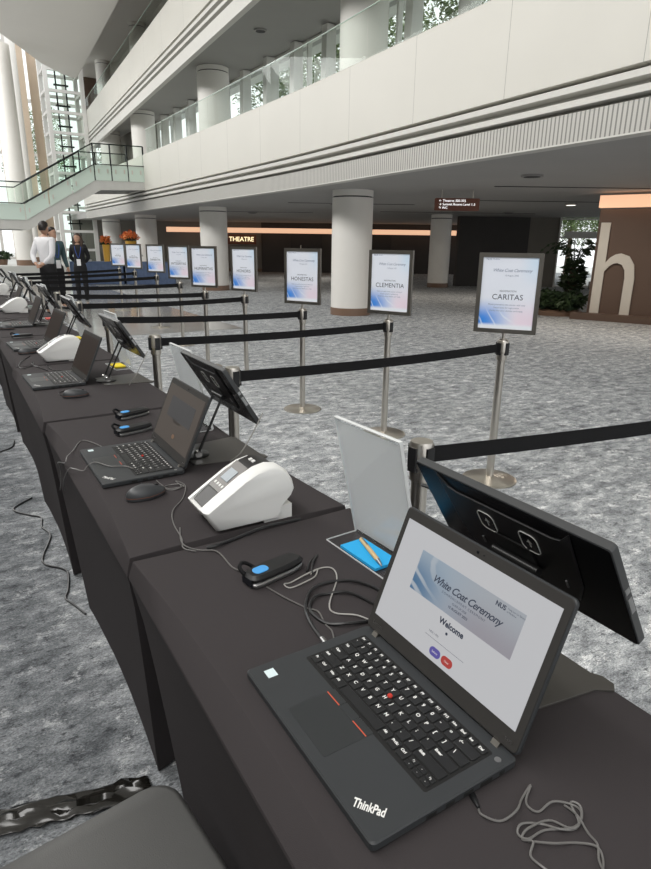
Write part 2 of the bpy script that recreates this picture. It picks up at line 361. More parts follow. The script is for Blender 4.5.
mb=MB(); mb.prism(fr_+[(FX+.15,36.0),(9,36),(24,27),(23.2,22.8),(19.3,16.4),(19.0,15.3),(26.2,8.9),(26.2,Y0)],2.42,2.66); struct('ceiling_soffit',mb,M['soffit'],'grey soffit ceiling over the ground floor foyer','ceiling')
run('trim_3',[(FX+.03,2.385),(FX+.2,2.385),(FX+.2,2.40),(FX+.03,2.40)],M['ledge'],'thin white edge strip along the lower soffit','trim')
mb=MB(); mb.prism([(19.2,15.25),(26.4,8.75),(41.9,8.75),(41.9,35),(30,35),(30,20.8)],.001,.012); struct('floor_outside',mb,M['platform'],'pale paving outside the far entrance glass','paving')
mb=MB(); mb.box((FX+.1,Y0,2.95),(25.0,Y1,3.15)); struct('floor_level_two',mb,M['platform'],'floor slab of the second level behind the parapet','floor')
# upper balcony, turned slightly in plan
UA=-math.radians(3.6); ULOC=(5.85,16.0,0)
def urun(name, prof, m, label, cat): return run(name,prof,m,label,cat,-24.0,20.6,UA,ULOC)
urun('wall_upper_parapet',[(0,6.36),(.22,6.36),(.22,7.33),(0,7.33)],M['white_far'],'white panelled parapet wall of the upper balcony','wall')
urun('trim_4',[(-.012,6.20),(.16,6.20),(.16,6.30),(-.012,6.28)],M['ledge'],'upper white ledge below the upper parapet','ledge')
urun('trim_5',[(-.004,6.04),(.16,6.04),(.16,6.13),(-.004,6.11)],M['ledge'],'lower white ledge below the upper parapet','ledge')
urun('wall_upper_recess',[(.16,5.95),(.21,5.95),(.21,6.40),(.16,6.40)],M['ledge'],'recess backing wall behind the upper balcony ledges','wall')
urun('wall_upper_band',[(.02,5.68),(.15,5.68),(.15,5.97),(.02,5.97)],M['ledge'],'plain pale band at the bottom of the upper balcony','wall')
up_=lambda lx,ly:(5.85+lx*math.cos(UA)-ly*math.sin(UA),16+lx*math.sin(UA)+ly*math.cos(UA))
mb=MB(); mb.prism([up_(.15,-24),(8.75,-8.5),(8.75,36),up_(.15,20.4)],6.12,6.2); struct('ceiling_level_two',mb,M['soffit_up'],'grey soffit ceiling above the second level walkway','ceiling')
mb=MB(); mb.prism([up_(.22,-24),(9.3,-8.5),(9.3,36),up_(.22,20.4)],6.21,6.4); struct('floor_level_three',mb,M['platform'],'floor slab of the third level behind the upper parapet','floor')
# roof ceiling with its curved far edge
edge=[(-8,-8.5),(-8,20),(-3,22.5),(0.5,24.4),(2.0,25.7),(2.93,26.9),(3.75,28.4),(4.7,30.2),(5.6,31.4),(6.0,31.8),(6.38,32.0),(5.70,21.1),(3.86,-8.5)]
mb=MB(); mb.prism(edge,8.35,9.6); struct('ceiling',mb,M['ceil'],'white atrium ceiling slab with a curved far edge','ceiling')
mb=MB(); mb.prism([(3.86,-8.5),(5.70,21.1),(6.38,32.0),(6.7,36.4),(9.4,36.4),(9.4,-8.5)],9.4,9.6); struct('ceiling_level_three',mb,M['ceil'],'darker ceiling above the third level balcony','ceiling')
mb=MB(); mb.box((9.1,-8.5,6.42),(9.3,36,9.4)); struct('wall_level_three',mb,M['brown'],'dark brown back wall of the third level','wall')
mb=MB(); mb.box((7.5,36.2,6.42),(9.1,36.4,9.4)); struct('wall_level_three_end',mb,M['brown'],'dark brown end wall of the third level','wall')

# pillars
def pillar(x,y,z0,z1,r,label,band=True):
    t=thing('pillar',label,'pillar',(x,y,z0)); t['kind']='structure'
    h=z1-z0
    MB().lathe([(r,0),(r,h-.14)],n=40).build('shaft',M['pillar'],t)
    MB().lathe([(r-.02,h-.14),(r-.02,h-.115)],n=40).build('shadow_gap',M['slot'],t)
    MB().lathe([(r,h-.115),(r,h)],n=40).build('collar',M['pillar'],t)
    if band: MB().lathe([(r+.006,.0),(r+.006,.15)],n=40).build('base_band',M['brownband'],t)
PY=[10.72,18.25,25.5,31.4]
LB=['large white round pillar beside the CLEMENTIA sign under the lower balcony','white round pillar standing behind the HONORIS sign','white round pillar behind the row of smaller signs','white round pillar behind the orange flower vases']
for y,l in zip(PY,LB): pillar(7.19,y,0,2.42,.41,l)
for y,l in zip(PY[:3]+[30.8],['big white upper level pillar at the top edge of the photo','white pillar on the second level behind the glass rail','white pillar on the second level above the stair landing','farthest white pillar on the second level']): pillar(7.35,y,3.15,6.11,.45,l,False)
for y,l in zip([26.8,32.8,19.0],['white pillar on the third level at the top of the photo','farther white pillar on the third level near the lift','third level pillar nearest the camera']): pillar(7.75,y,6.4,9.4,.33,l,False)
pillar(14.9,16.7,0,2.42,.36,'shaded pillar deep in the foyer left of the dark wall')

# foyer back walls, laid out as a chain of standing walls
def wall_seg(name, a, b, z0, z1, th, m, label):
    a=Vector((*a,0)); b=Vector((*b,0)); d=(b-a); L=d.length; ang=math.atan2(d.y,d.x)
    mb=MB(); mb.box((0,0,z0),(L,th,z1)); return struct(name,mb,m,label,'wall',loc=a,rot=(0,0,ang))
wall_seg('wall_theatre',(5.95,34.5),(14.3,29.3),0,2.42,.3,M['greywall'],'grey brown foyer wall carrying the theatre sign')
wall_seg('wall_foyer',(14.1,29.3),(23.6,23.4),0,2.42,.3,M['darkwall'],'dark foyer back wall behind the large pillar')
wall_seg('wall_dark',(15.97,16.93),(18.33,15.8),0,2.42,.3,M['darkwall'],'dark wall block left of the far foyer windows')
wall_seg('wall_grey_return',(18.33,15.8),(19.1,15.1),0,2.42,.3,M['greywall'],'narrow pale wall beside the far foyer windows')
wall_seg('baseboard_theatre',(5.95,34.47),(14.3,29.27),0,.16,.03,M['brownband'],'brown skirting along the theatre wall')
mb=MB(); mb.box((0,0,1.90),(17.5,.12,2.13)); cove=mb.build('cove_light',M['cove'],loc=(9.7,30.9,0),rot=(0,0,math.atan2(-.52,.85)))
tag(cove,'long warm orange cove light strip above the theatre wall','light')
# doors in dark wall: theatre doors with handles
def door(n, c, ang, w, h, label):
    t=thing('door_%d'%n,label,'door',c,ang); t['kind']='structure'
    MB().box((-w/2,-.05,0),(w/2,.03,h)).build('door_leaf',M['slot'],t)
    MB().box((-.30,-.09,.85),(-.26,-.06,1.35)).build('door_handle',M['steel'],t)
fa=math.atan2(-5.1,8.3)
door(1,(16.0,28.0,0),fa,1.6,1.85,'dark theatre double door behind the HONESTAS sign')
door(2,(19.0,26.15,0),fa,1.6,1.85,'dark door in the foyer wall right of the large pillar')
# THEATRE sign
t=thing('theatre_sign','lit THEATRE sign board on the foyer wall above the HONORIS sign','sign',(13.05,29.4,1.36),math.atan2(-.52,.85))
MB().box((-.72,-.06,0),(.72,.06,.46)).build('sign_board',M['signbrown'],t)
mb=MB(); mb.mesh(glyphs('THEATRE',.31,spacing=.95)); mb.build('lettering',M['litletter'],t,loc=(0,-.07,.23),rot=(PI/2,0,0))
# hanging directional sign
t=thing('hanging_sign','brown hanging direction sign with white lines of text below the soffit','sign',(8.66,9.30,2.16),math.atan2(-.52,.85))
MB().prism(rrect(.86,.225,.02),-.03,.03,ax='y').build('sign_board',M['signbrown'],t)
for sx in (-.3,.3): MB().cyl((sx,0,.11),.008,.15,8).build('hanger_rod',M['steel'],t)
mb=MB()
for k,(s,z) in enumerate((('\u2190 Theatres 300-302',.065),('\u2192 Summit Rooms Level 1-3',.0),('\u2191 WC',-.065))): mb.mesh(glyphs(s,.062,'LEFT'),Matrix.Translation((-.36,z,0)))
mb.build('lettering',M['signtext'],t,loc=(0,-.034,0),rot=(PI/2,0,0))

# brown wall with the big pale letter h
wa=math.atan2(-.92,.39); wd=Vector((math.cos(wa),math.sin(wa),0))
WP=Vector((11.18,7.94,0))
mb=MB(); mb.box((0,0,0),(5,.35,2.12)); struct('wall_brown',mb,M['brown'],'brown feature wall with the large pale letter h','wall',loc=WP,rot=(0,0,wa))
mb=MB(); mb.box((-.25,-.28,0),(5,0,.13)); struct('trim_6',mb,M['brown'],'low brown plinth along the foot of the brown wall','plinth',loc=WP,rot=(0,0,wa))
cv=MB(); cv.box((.0,-.18,2.14),(5,.0,2.36)); tag(cv.build('cove_light',M['cove'],loc=WP,rot=(0,0,wa)),'warm cove light above the brown wall with letter h','light')
hme=glyphs('h',1.0,'LEFT',extrude=.02); xs=[v.co.x for v in hme.vertices]; ys=[v.co.y for v in hme.vertices]
mb=MB(); mb.mesh(hme,Matrix.Diagonal((.74/(max(xs)-min(xs)),1.74/(max(ys)-min(ys)),1,1))@Matrix.Translation((-min(xs),-min(ys),0)))
o=mb.build('letter_sign',M['hletter'],loc=WP+wd*.06+Vector((math.sin(wa),-math.cos(wa),0))*.03+Vector((0,0,.13)),rot=(PI/2,0,wa))
tag(o,'giant pale letter h fixed on the brown wall','letter')
mb=MB(); mb.mesh(glyphs('Y',.30,extrude=.015),Matrix.Translation((0,.30,0))); mb.mesh(glyphs('A',.30,extrude=.015))
o=mb.build('lit_letters',M['litletter'],rot=(PI/2,0,wa)); o.location=WP+wd*1.52+Vector((math.sin(wa),-math.cos(wa),0))*.03+Vector((0,0,1.45)); tag(o,'small lit letters on the brown wall at the right edge','letters')

# far foyer window wall right of the dark wall
def window(n, a, b, z0, z1, cols, rows, label, fm='frame', th=.06, bar=.05):
    a=Vector((*a,0)); b=Vector((*b,0)); d=b-a; L=d.length
    t=thing('window_%d'%n,label,'window',a,math.atan2(d.y,d.x)); t['kind']='structure'
    mb=MB()
    for i in range(cols+1): x=L*i/cols; mb.box((x-bar/2,-th,z0),(x+bar/2,th,z1))
    for z in rows: mb.box((0,-th*.9,z-bar/2),(L,th*.9,z+bar/2))
    mb.build('window_frame',M[fm],t); MB().box((0,-.006,z0),(L,.006,z1)).build('window_pane',M['glasswin'],t)
    return t
window(1,(19.1,15.1),(26.0,9.0),0,2.42,6,(.05,1.75,2.37),'bright glazed entrance wall behind the indoor plants')
mb=MB(); mb.box((0,0,1.72),(6,.1,1.95)); struct('trim_7',mb,M['frame'],'pale transom band across the far foyer windows','trim',loc=(19.2,14.95,0),rot=(0,0,math.atan2(-6.1,6.9)))
# second-level window wall with white fins
t=window(2,(8.4,-8.5),(8.4,27.0),3.15,6.12,20,(3.2,6.08),'tall window wall behind the second level walkway',bar=.06)
mb=MB()
for i in range(23):
    y=-7.9+1.52*i; mb.prism([(8.02,3.15),(8.34,3.15),(8.34,6.1),(8.10,6.1)],y-.11,y+.11,ax='y')
o=mb.build('window_fins',M['frame']); o.parent=t; o.matrix_parent_inverse=(Matrix.Translation((8.4,-8.5,0))@Matrix.Rotation(PI/2,4,'Z')).inverted()
wall_seg('wall_level_two',(8.4,27.0),(8.4,33.0),3.15,6.12,.3,M['greywall'],'grey back wall at the far end of the second level')

# far end glass wall, fins and columns
t=window(3,(-9.0,38.5),(9.6,38.5),.42,13.0,14,(.47,3.2,5.8,8.4,11.0),'tall glass end wall of the atrium with trees outside',bar=.14,th=.1)
for i,(x,y,w,l) in enumerate(((4.55,35.6,.30,'first beige vertical fin beside the white atrium column'),(5.15,36.3,.42,'second beige vertical fin left of the lift tower'),(1.9,35.6,.5,'beige vertical fin at the left edge of the photo'),(3.55,37.2,.3,'narrow beige fin behind the white atrium column'))):
    mb=MB(); mb.prism([(-w/2,-.2),(w/2,-.2),(w/2*.7,.3),(-w/2*.7,.3)],.42,12.5); tag(mb.build('facade_fin',M['beige'],loc=(x,y,0)),l,'facade fin',kind='structure')
for i,(x,y,r,l) in enumerate(((2.98,28.35,.36,'tall white round column rising to the atrium ceiling'),(3.95,33.2,.2,'slim white column behind the tall round column'))):
    t=thing('pillar',l,'pillar',(x,y,.42)); t['kind']='structure'
    MB().lathe([(r,0),(r,12.4-.42 if i else 7.93)],n=32).build('shaft',M['pillar'],t); MB().lathe([(r+.01,0),(r+.01,.22)],n=32).build('base_band',M['brownband'],t)
# lift tower
t=thing('lift_tower','white framed glass lift tower at the far end','lift',(6.05,34.0,.42)); t['kind']='structure'
mb=MB(); w=.78
for sx in (-1,1):
    for sy in (-1,1): mb.box((sx*w-.09,sy*.7-.09,0),(sx*w+.09,sy*.7+.09,8.9+.9))
for k in range(11):
    z=.05+.88*k+.45
    for sy in (-1,1): mb.box((-w,sy*.7-.07,z),(w,sy*.7+.07,z+.12))
    for sx in (-1,1): mb.box((sx*w-.07,-.7,z),(sx*w+.07,.7,z+.12))
mb.build('tower_frame',M['frame'],t)
mb=MB()
for sx in (-.25,.18): mb.box((sx-.03,-.1,0),(sx+.03,-.04,9.5))
for k in range(11): z=.2+.88*k+.7; mb.box((-.35,-.12,z),(.3,-.02,z+.07))
mb.build('guide_rails',M['rail'],t)
mb=MB(); mb.box((-w,-.71,0),(w,-.70,9.6)); mb.box((-w,.70,0),(w,.71,9.6)); mb.build('tower_glass',M['glass'],t)

# glass balustrades on both balconies
def balustrade(label, y0, y1, x, z, h, step, loc=(0,0,0), rz=0):
    bf=(lambda y:0.0) if rz else bend
    t=thing('glass_balustrade',label,'balustrade',loc,rz); t['kind']='structure'
    y=y0; 
    while y<y1-.1:
        MB().prism([(x-.008+bf(y),y+.015),(x+.008+bf(y),y+.015),(x+.008+bf(y+step),min(y+step,y1)-.015),(x-.008+bf(y+step),min(y+step,y1)-.015)],z,z+h).build('glass_panel',M['glass'],t); y+=step
    ys=(y0,-4,0,4,7,9,10,11,12,16,y1) if not rz else (y0,y1)
    rr=lambda a,b_,c,d:[[(a+bf(q),q,c),(b_+bf(q),q,c),(b_+bf(q),q,d),(a+bf(q),q,d)] for q in ys]
    MB().rings(rr(x-.02,x+.03,z-.02,z+.03)).build('bottom_channel',M['ledge'],t)
    MB().rings(rr(x-.009,x+.009,z+h,z+h+.008)).build('top_edge',M['glassgreen'],t)
balustrade('glass balustrade on the lower balcony parapet',-8.4,20.5,FX+.12,4.0,.70,1.687)
balustrade('glass balustrade on the upper balcony parapet',-23.9,20.5,.12,7.33,.62,2.2,ULOC,UA)

# stair landing and flight coming down from the lower balcony
t=thing('glass_stair','pale stair with green glass sides descending from the balcony landing','stair',(0,20.6,0)); t['kind']='structure'
# profile (x,z) of the stringer, seen side-on along the hall
low=[(.5,1.70),(2.36,1.70),(4.5,2.90),(FX+.02,2.97)]
up=[(.5,1.97),(2.30,1.97),(4.36,3.17),(FX+.02,3.20)]
prof=low+up[::-1]
MB().prism(prof,0,.16,ax='y').build('stringer',M['platform'],t)
MB().prism(prof,1.94,2.1,ax='y').build('stringer',M['platform'],t)
q=[(p[0],p[1]+.03) for p in low]+[(p[0],p[1]-.08) for p in up[::-1]]
MB().prism(q,.16,1.94,ax='y').build('soffit',M['soffit_up'],t)
def side(y,nm):
    a=[(up[0][0],up[0][1]),(up[1][0],up[1][1]),(up[2][0],up[2][1]),(up[3][0],up[3][1])]
    H=.43; cuts=[(0,.5),(.5,1)]
    for i in range(3):
        n=(1,3,3)[i]
        for k in range(n):
            f0,f1=k/n,(k+1)/n
            p=lambda f:(a[i][0]+(a[i+1][0]-a[i][0])*f,a[i][1]+(a[i+1][1]-a[i][1])*f)
            (x0,z0),(x1,z1)=p(f0),p(f1); g=.02
            MB().prism([(x0+g,z0),(x1-g,z1),(x1-g,z1+H),(x0+g,z0+H)],y,y+.02,ax='y').build('laminated_panel',M['glassgreen'] if nm else M['glass'],t)
            MB().prism([(x0+g,z0+H),(x1-g,z1+H),(x1-g,z1+H+.62),(x0+g,z0+H+.62)],y,y+.016,ax='y').build('glass_panel',M['glass'],t)
            mb=MB()
            for d in (.15,): mb.cbox((x0+.12,y-.012,z0+d+.12),(.035,.02,.12)); mb.cbox((x1-.12,y-.012,z1+d+.12),(.035,.02,.12))
            mb.build('clamp',M['steel'],t)
            if i==2 or (i==1 and k==2): MB().box((x1-.02,y+.03,z1),(x1+.02,y+.07,z1+H+.6)).build('baluster',M['rail'],t)
    pts=[(a[j][0],y-.05,a[j][1]+H+.02) for j in range(4)]; MB().tube(pts,.014).build('handrail',M['rail'],t)
    pts=[(a[j][0],y+.05,a[j][1]+H+.60) for j in range(4)]; MB().tube(pts,.017).build('handrail',M['rail'],t)
side(-.03,True); side(2.09,False)

# soffit fittings: downlights, slots
def downlight(x,y,z,lit,label,r=.13):
    t=thing('downlight',label,'ceiling light',(x,y,z))
    MB().lathe([(r*.78,-.03),(r,-.03),(r,0)],n=24).build('trim_ring',M['lampoff'],t)
    MB().lathe([(r*.76,-.034),(r*.76,-.022)],n=24).build('lens',M['lamp'] if lit else M['slot'],t)
for x,y,lit,l in ((13.43,10.38,1,'lit downlight in the soffit near the brown hanging sign'),(18.2,16.5,1,'lit downlight above the far foyer windows'),(11.6,12.7,0,'unlit downlight above the hanging sign'),(7.3,4.4,0,'unlit downlight at the right edge under the soffit'),(7.7,6.7,0,'round ceiling vent right of the large pillar'),(15.2,14.0,0,'unlit downlight deep in the soffit'),(9.0,14.2,0,'small unlit downlight left of the large pillar'),(9.4,20.2,0,'unlit downlight near the theatre sign')):
    downlight(x,y,2.42,lit,l,.16 if not lit else .14)
for y,l in ((12.2,'round ceiling fitting under the upper balcony at the top'),(14.6,'second round ceiling fitting under the upper balcony')): downlight(7.1,y,6.12,0,l,.15)
for i,(x0,y0,x1,y1,l) in enumerate(((8.6,8.3,11.6,6.5,'long dark ceiling slot in front of the hanging sign'),(10.6,11.2,14.2,9.0,'dark ceiling slot behind the hanging sign'),(7.9,14.8,10.8,13.2,'dark ceiling slot beside the large pillar'),(12.2,16.6,16.4,14.0,'far dark ceiling slot across the soffit'),(8.0,20.6,11,18.8,'dark ceiling slot beyond the large pillar'))):
    d=Vector((x1-x0,y1-y0,0)); mb=MB(); mb.box((0,-.035,2.412),(d.length,.035,2.422)); tag(mb.build('ceiling_slot',M['slot'],loc=(x0,y0,0),rot=(0,0,math.atan2(d.y,d.x))),l,'ceiling slot',kind='structure')

# ------------------------------------------------------------------ planting
def leaves(mb, c, r, n, size, flat=.5, rnd=random):
    for _ in range(n):
        while True:
            d=Vector((rnd.uniform(-1,1),rnd.uniform(-1,1),rnd.uniform(-1,1)))
            if .05<d.length<1: break
        d=d.normalized()*rnd.uniform(.62,1.0); p=Vector((c[0]+d.x*r[0],c[1]+d.y*r[1],c[2]+d.z*r[2]))
        u=Vector((rnd.gauss(0,1),rnd.gauss(0,1),rnd.gauss(0,flat))).normalized(); v=u.orthogonal().normalized(); v=Matrix.Rotation(rnd.uniform(0,6.3),3,u)@v
        s=size*rnd.uniform(.6,1.3)
        mb.poly([p-u*s,p+v*s*.35,p+u*s,p-v*s*.35])
def tree(label, x, y, z0, h, r, n=5200, size=.085, grp='trees outside the glass'):
    t=thing('tree',label,'tree',(x,y,z0),0,grp)
    MB().tube([(0,0,0),(.1,.05,h*.35),(0,0,h*.7)],[.16,.12,.06]).build('trunk',M['bark'],t)
    mb=MB()
    for k in range(6):
        a=k*1.05; leaves(mb,(math.cos(a)*r*.5,math.sin(a)*r*.5,h*(.62+.07*(k%3-1)+.02*k)),(r*.6,r*.6,h*.22),n//6,size)
    leaves(mb,(0,0,h*.8),(r*.7,r*.7,h*.22),n//4,size)
    mb.build('crown',M['leafl'],t,smooth=0,recalc=False)
for a in (('leafy tree outside the second level windows nearest the camera',13.0,4.5,3.15,4.6,1.9),('leafy tree outside the second level windows left of the nearest one',12.6,12.6,3.15,5.2,2.2),('leafy tree outside the second level windows beside the pillar',12.4,17.9,3.15,5.4,2.1),('leafy tree behind the second level windows beyond the pillar',12.8,23.6,3.15,5.6,2.2),('leafy tree outside beyond the far foyer entrance glass',28.0,18.6,0,4.0,1.5),('bushy tree outside at the left of the far entrance glass',29.5,22.6,0,4.4,1.6),
          ('tall tree outside the atrium end wall left of the lift',6.4,46.0,0,9.5,2.2),('tall tree outside the end wall behind the white column',1.0,45.0,0,8.5,2.2),('tall tree outside the end wall right of the lift',12.0,47.0,0,9.0,2.2)):
    tree(*a)
# indoor planting bed by the brown wall
t=thing('planting_bed','mound of dark green shrubs at the foot of the brown wall','plant',(11.35,8.85,0))
mb=MB(); mb.lathe([(.56,0),(.56,.08),(.5,.12)],n=28); mb.build('planter',M['brownband'],t)
mb=MB()
for k in range(9): a=k*.7; leaves(mb,(math.cos(a)*.36,math.sin(a)*.36,.24+.04*(k%3)),(.30,.30,.20),230,.07)
mb.build('foliage',M['leafd'],t,smooth=0,recalc=False)
t=thing('palm_plant','tall dark palm like plant with arching fronds beside the letter h','plant',(12.35,9.25,0))
MB().tube([(0,0,0),(.02,.0,.5),(.05,.02,.95)],[.16,.13,.09]).build('stem',M['bark'],t)
mb=MB(); leaves(mb,(.03,0,.72),(.28,.28,.42),420,.10)
mb.build('foliage',M['leafd'],t,smooth=0,recalc=False)
for k in range(16):
    a=k*2.4; L=.46+.12*(k%3); mb=MB(); P=[]
    for j in range(7): f=j/6; P.append(Vector((math.cos(a)*L*f,math.sin(a)*L*f,.95+.62*math.sin(f*2.3)*(.7+.1*(k%4)))))
    mb.tube(P,.008,5)
    for j in range(1,7):
        for s in (-1,1):
            sd=Vector((-math.sin(a),math.cos(a),0))*s; p=P[j]; q=p+sd*.15*(1.1-j/8)+Vector((math.cos(a)*.08,math.sin(a)*.08,-.07)); mb.poly([p,p.lerp(q,.5)+Vector((0,0,.025)),q,p.lerp(q,.5)-Vector((math.cos(a)*.03,math.sin(a)*.03,.02))])
    mb.build('frond',M['leafd'],t,smooth=0,recalc=False)
t=thing('planter_box','low planter with small green shrubs in front of the far glass wall','plant',(20.0,13.5,0),-.7)
MB().box((-.6,-.2,0),(.6,.2,.25)).build('planter',M['brownband'],t); mb=MB(); leaves(mb,(0,0,.36),(.55,.2,.16),300,.08); mb.build('foliage',M['leafd'],t,smooth=0,recalc=False)
t=thing('potted_bush','small dark bush on the platform at the left edge','plant',(2.15,29.2,.42)); MB().lathe([(.18,0),(.24,.22)],n=20).build('pot',M['brownband'],t)
mb=MB(); leaves(mb,(0,0,.36),(.42,.42,.20),420,.09); mb.build('foliage',M['leafd'],t,smooth=0,recalc=False)
ORD=['','nearest','second','third','fourth','fifth','sixth','seventh','eighth','ninth','tenth']
# ------------------------------------------------------------------ tables
def cover_mesh():
    hx,hy=.287,.5945; mb=MB(); n=14
    def ring(ax,ay,z,cx,cy,zarch=0.0):
        R=[]
        cor=[(1,-1),(1,1),(-1,1),(-1,-1)]
        for i in range(4):
            (x0,y0),(x1,y1)=cor[i],cor[(i+1)%4]
            for k in range(n):
                f=k/n; b=4*f*(1-f); x=(x0+(x1-x0)*f)*ax; y=(y0+(y1-y0)*f)*ay
                if x0==x1: x-=x0*cx*b
                else: y-=y0*cy*b
                R.append((x,y,z+zarch*b))
        return R
    R=[ring(hx-.045,hy-.03,T+.0005,0,0),ring(hx-.012,hy-.007,T+.0003,.024,.006),ring(hx-.010,hy-.006,T-.001,.024,.006),ring(hx-.001,hy-.001,T-.034,0,0),ring(hx,hy,T-.039,0,0),ring(hx-.004,hy-.004,T-.054,0,0)]
    for f in (.12,.3,.5,.7,.88,1.0):
        R.append(ring(hx-.006-.056*f**.8, hy-.006-.135*f**.8, T-.056-(T-.062)*f, .004*math.sin(PI*f)+.012*f, .02*math.sin(PI*f)+.03*f, .016*f))
    mb.rings(R); return mb
t0=thing('folding_table','nearest black cloth covered table with the lit open laptop','table',(.53,.5945,0),0,'black covered tables in the long row')
cover_mesh().build('fitted_cover',M['cloth'],t0,smooth=22)
MB().box((-.26,-.57,T-.045),(.26,.57,T-.012)).build('table_board',M['board'],t0)
for sx in (-1,1):
    for sy in (-1,1): MB().tube([(sx*.19,sy*.42,T-.045),(sx*.195,sy*.425,.0)],.012).build('leg',M['leg'],t0)
note_kids()
TL=['','','second black covered table from the camera, with the white printer on its near end','third black covered table from the camera, with a yellow note pad','fourth black covered table from the camera, carrying the second printer','fifth black covered table from the camera, with a red note pad','sixth black covered table from the camera, carrying the third printer','seventh black covered table from the camera','eighth black covered table from the camera, carrying the fourth printer','ninth black covered table from the camera','tenth black covered table, at the far end of the row']
dxs=[0,0,-.004,-.012,.006,-.002,.006,0,.005,-.004,0]
for k in range(2,11): dup(t0,TL[k],(.53+dxs[k],.5945+1.196*(k-1),0),[0,0,.004,-.004,.003,0,-.003,.004,0,0,0][k],'black covered tables in the long row')

# ------------------------------------------------------------------ laptops
U=.0190
ROWS=[[(1,c) for c in ['Esc','F1','F2','F3','F4','F5','F6','F7','F8','F9','F10','F11','F12','Hm','End','Ins','Del']],
 [(1,c) for c in '`1234567890-=']+[(2,'\u2190')],
 [(1.5,'Tab')]+[(1,c) for c in 'QWERTYUIOP[]']+[(1.5,'\\')],
 [(1.75,'Caps')]+[(1,c) for c in "ASDFGHJKL;'"]+[(2.25,'Enter')],
 [(2.25,'Shift')]+[(1,c) for c in 'ZXCVBNM,./']+[(2.75,'Shift')],
 [(1,'Fn'),(1.25,'Ctrl'),(1,'Win'),(1.25,'Alt'),(5,''),(1,'Alt'),(1,'PrtSc'),(1,'Ctrl')]]
def keyboard():
    kb=MB(); lg=MB(); x00=-U*7.5; y=.0905
    for r,row in enumerate(ROWS):
        h=.0105 if r==0 else .0158; tot=sum(k[0] for k in row); u=U*15/tot if r==0 else U; x=x00
        for w,c in row:
            W=w*u; cx=x+W/2; cy=y-h/2
            kb.prism(rrect(W-.0028,h,.0018,cx,cy,2),.0158,.0178,.0005)
            if c:
                big=len(c)==1
                lg.mesh(glyphs(c,.0082 if big else .0056,'LEFT',bold=.00025),Matrix.Translation((cx-W/2+.0033,cy+(.002 if r else 0),.0180)))
            x+=W
        if r==5:
            for i,(ax,ay,c) in enumerate(((0,0,'\u25c2'),(1,0,'\u25be'),(2,0,'\u25b8'),(1,1,'\u25b4'),(0,1,'Pg'),(2,1,'Pg'))):
                cx=x+(ax+.5)*U*.83; cy=y-h*.80+ay*h*.55; kb.prism(rrect(U*.83-.0025,h*.46,.0012,cx,cy,2),.0158,.0176,.0004)
                lg.mesh(glyphs(c,.0042),Matrix.Translation((cx,cy,.01775)))
        y-=h+.0032
    return kb,lg
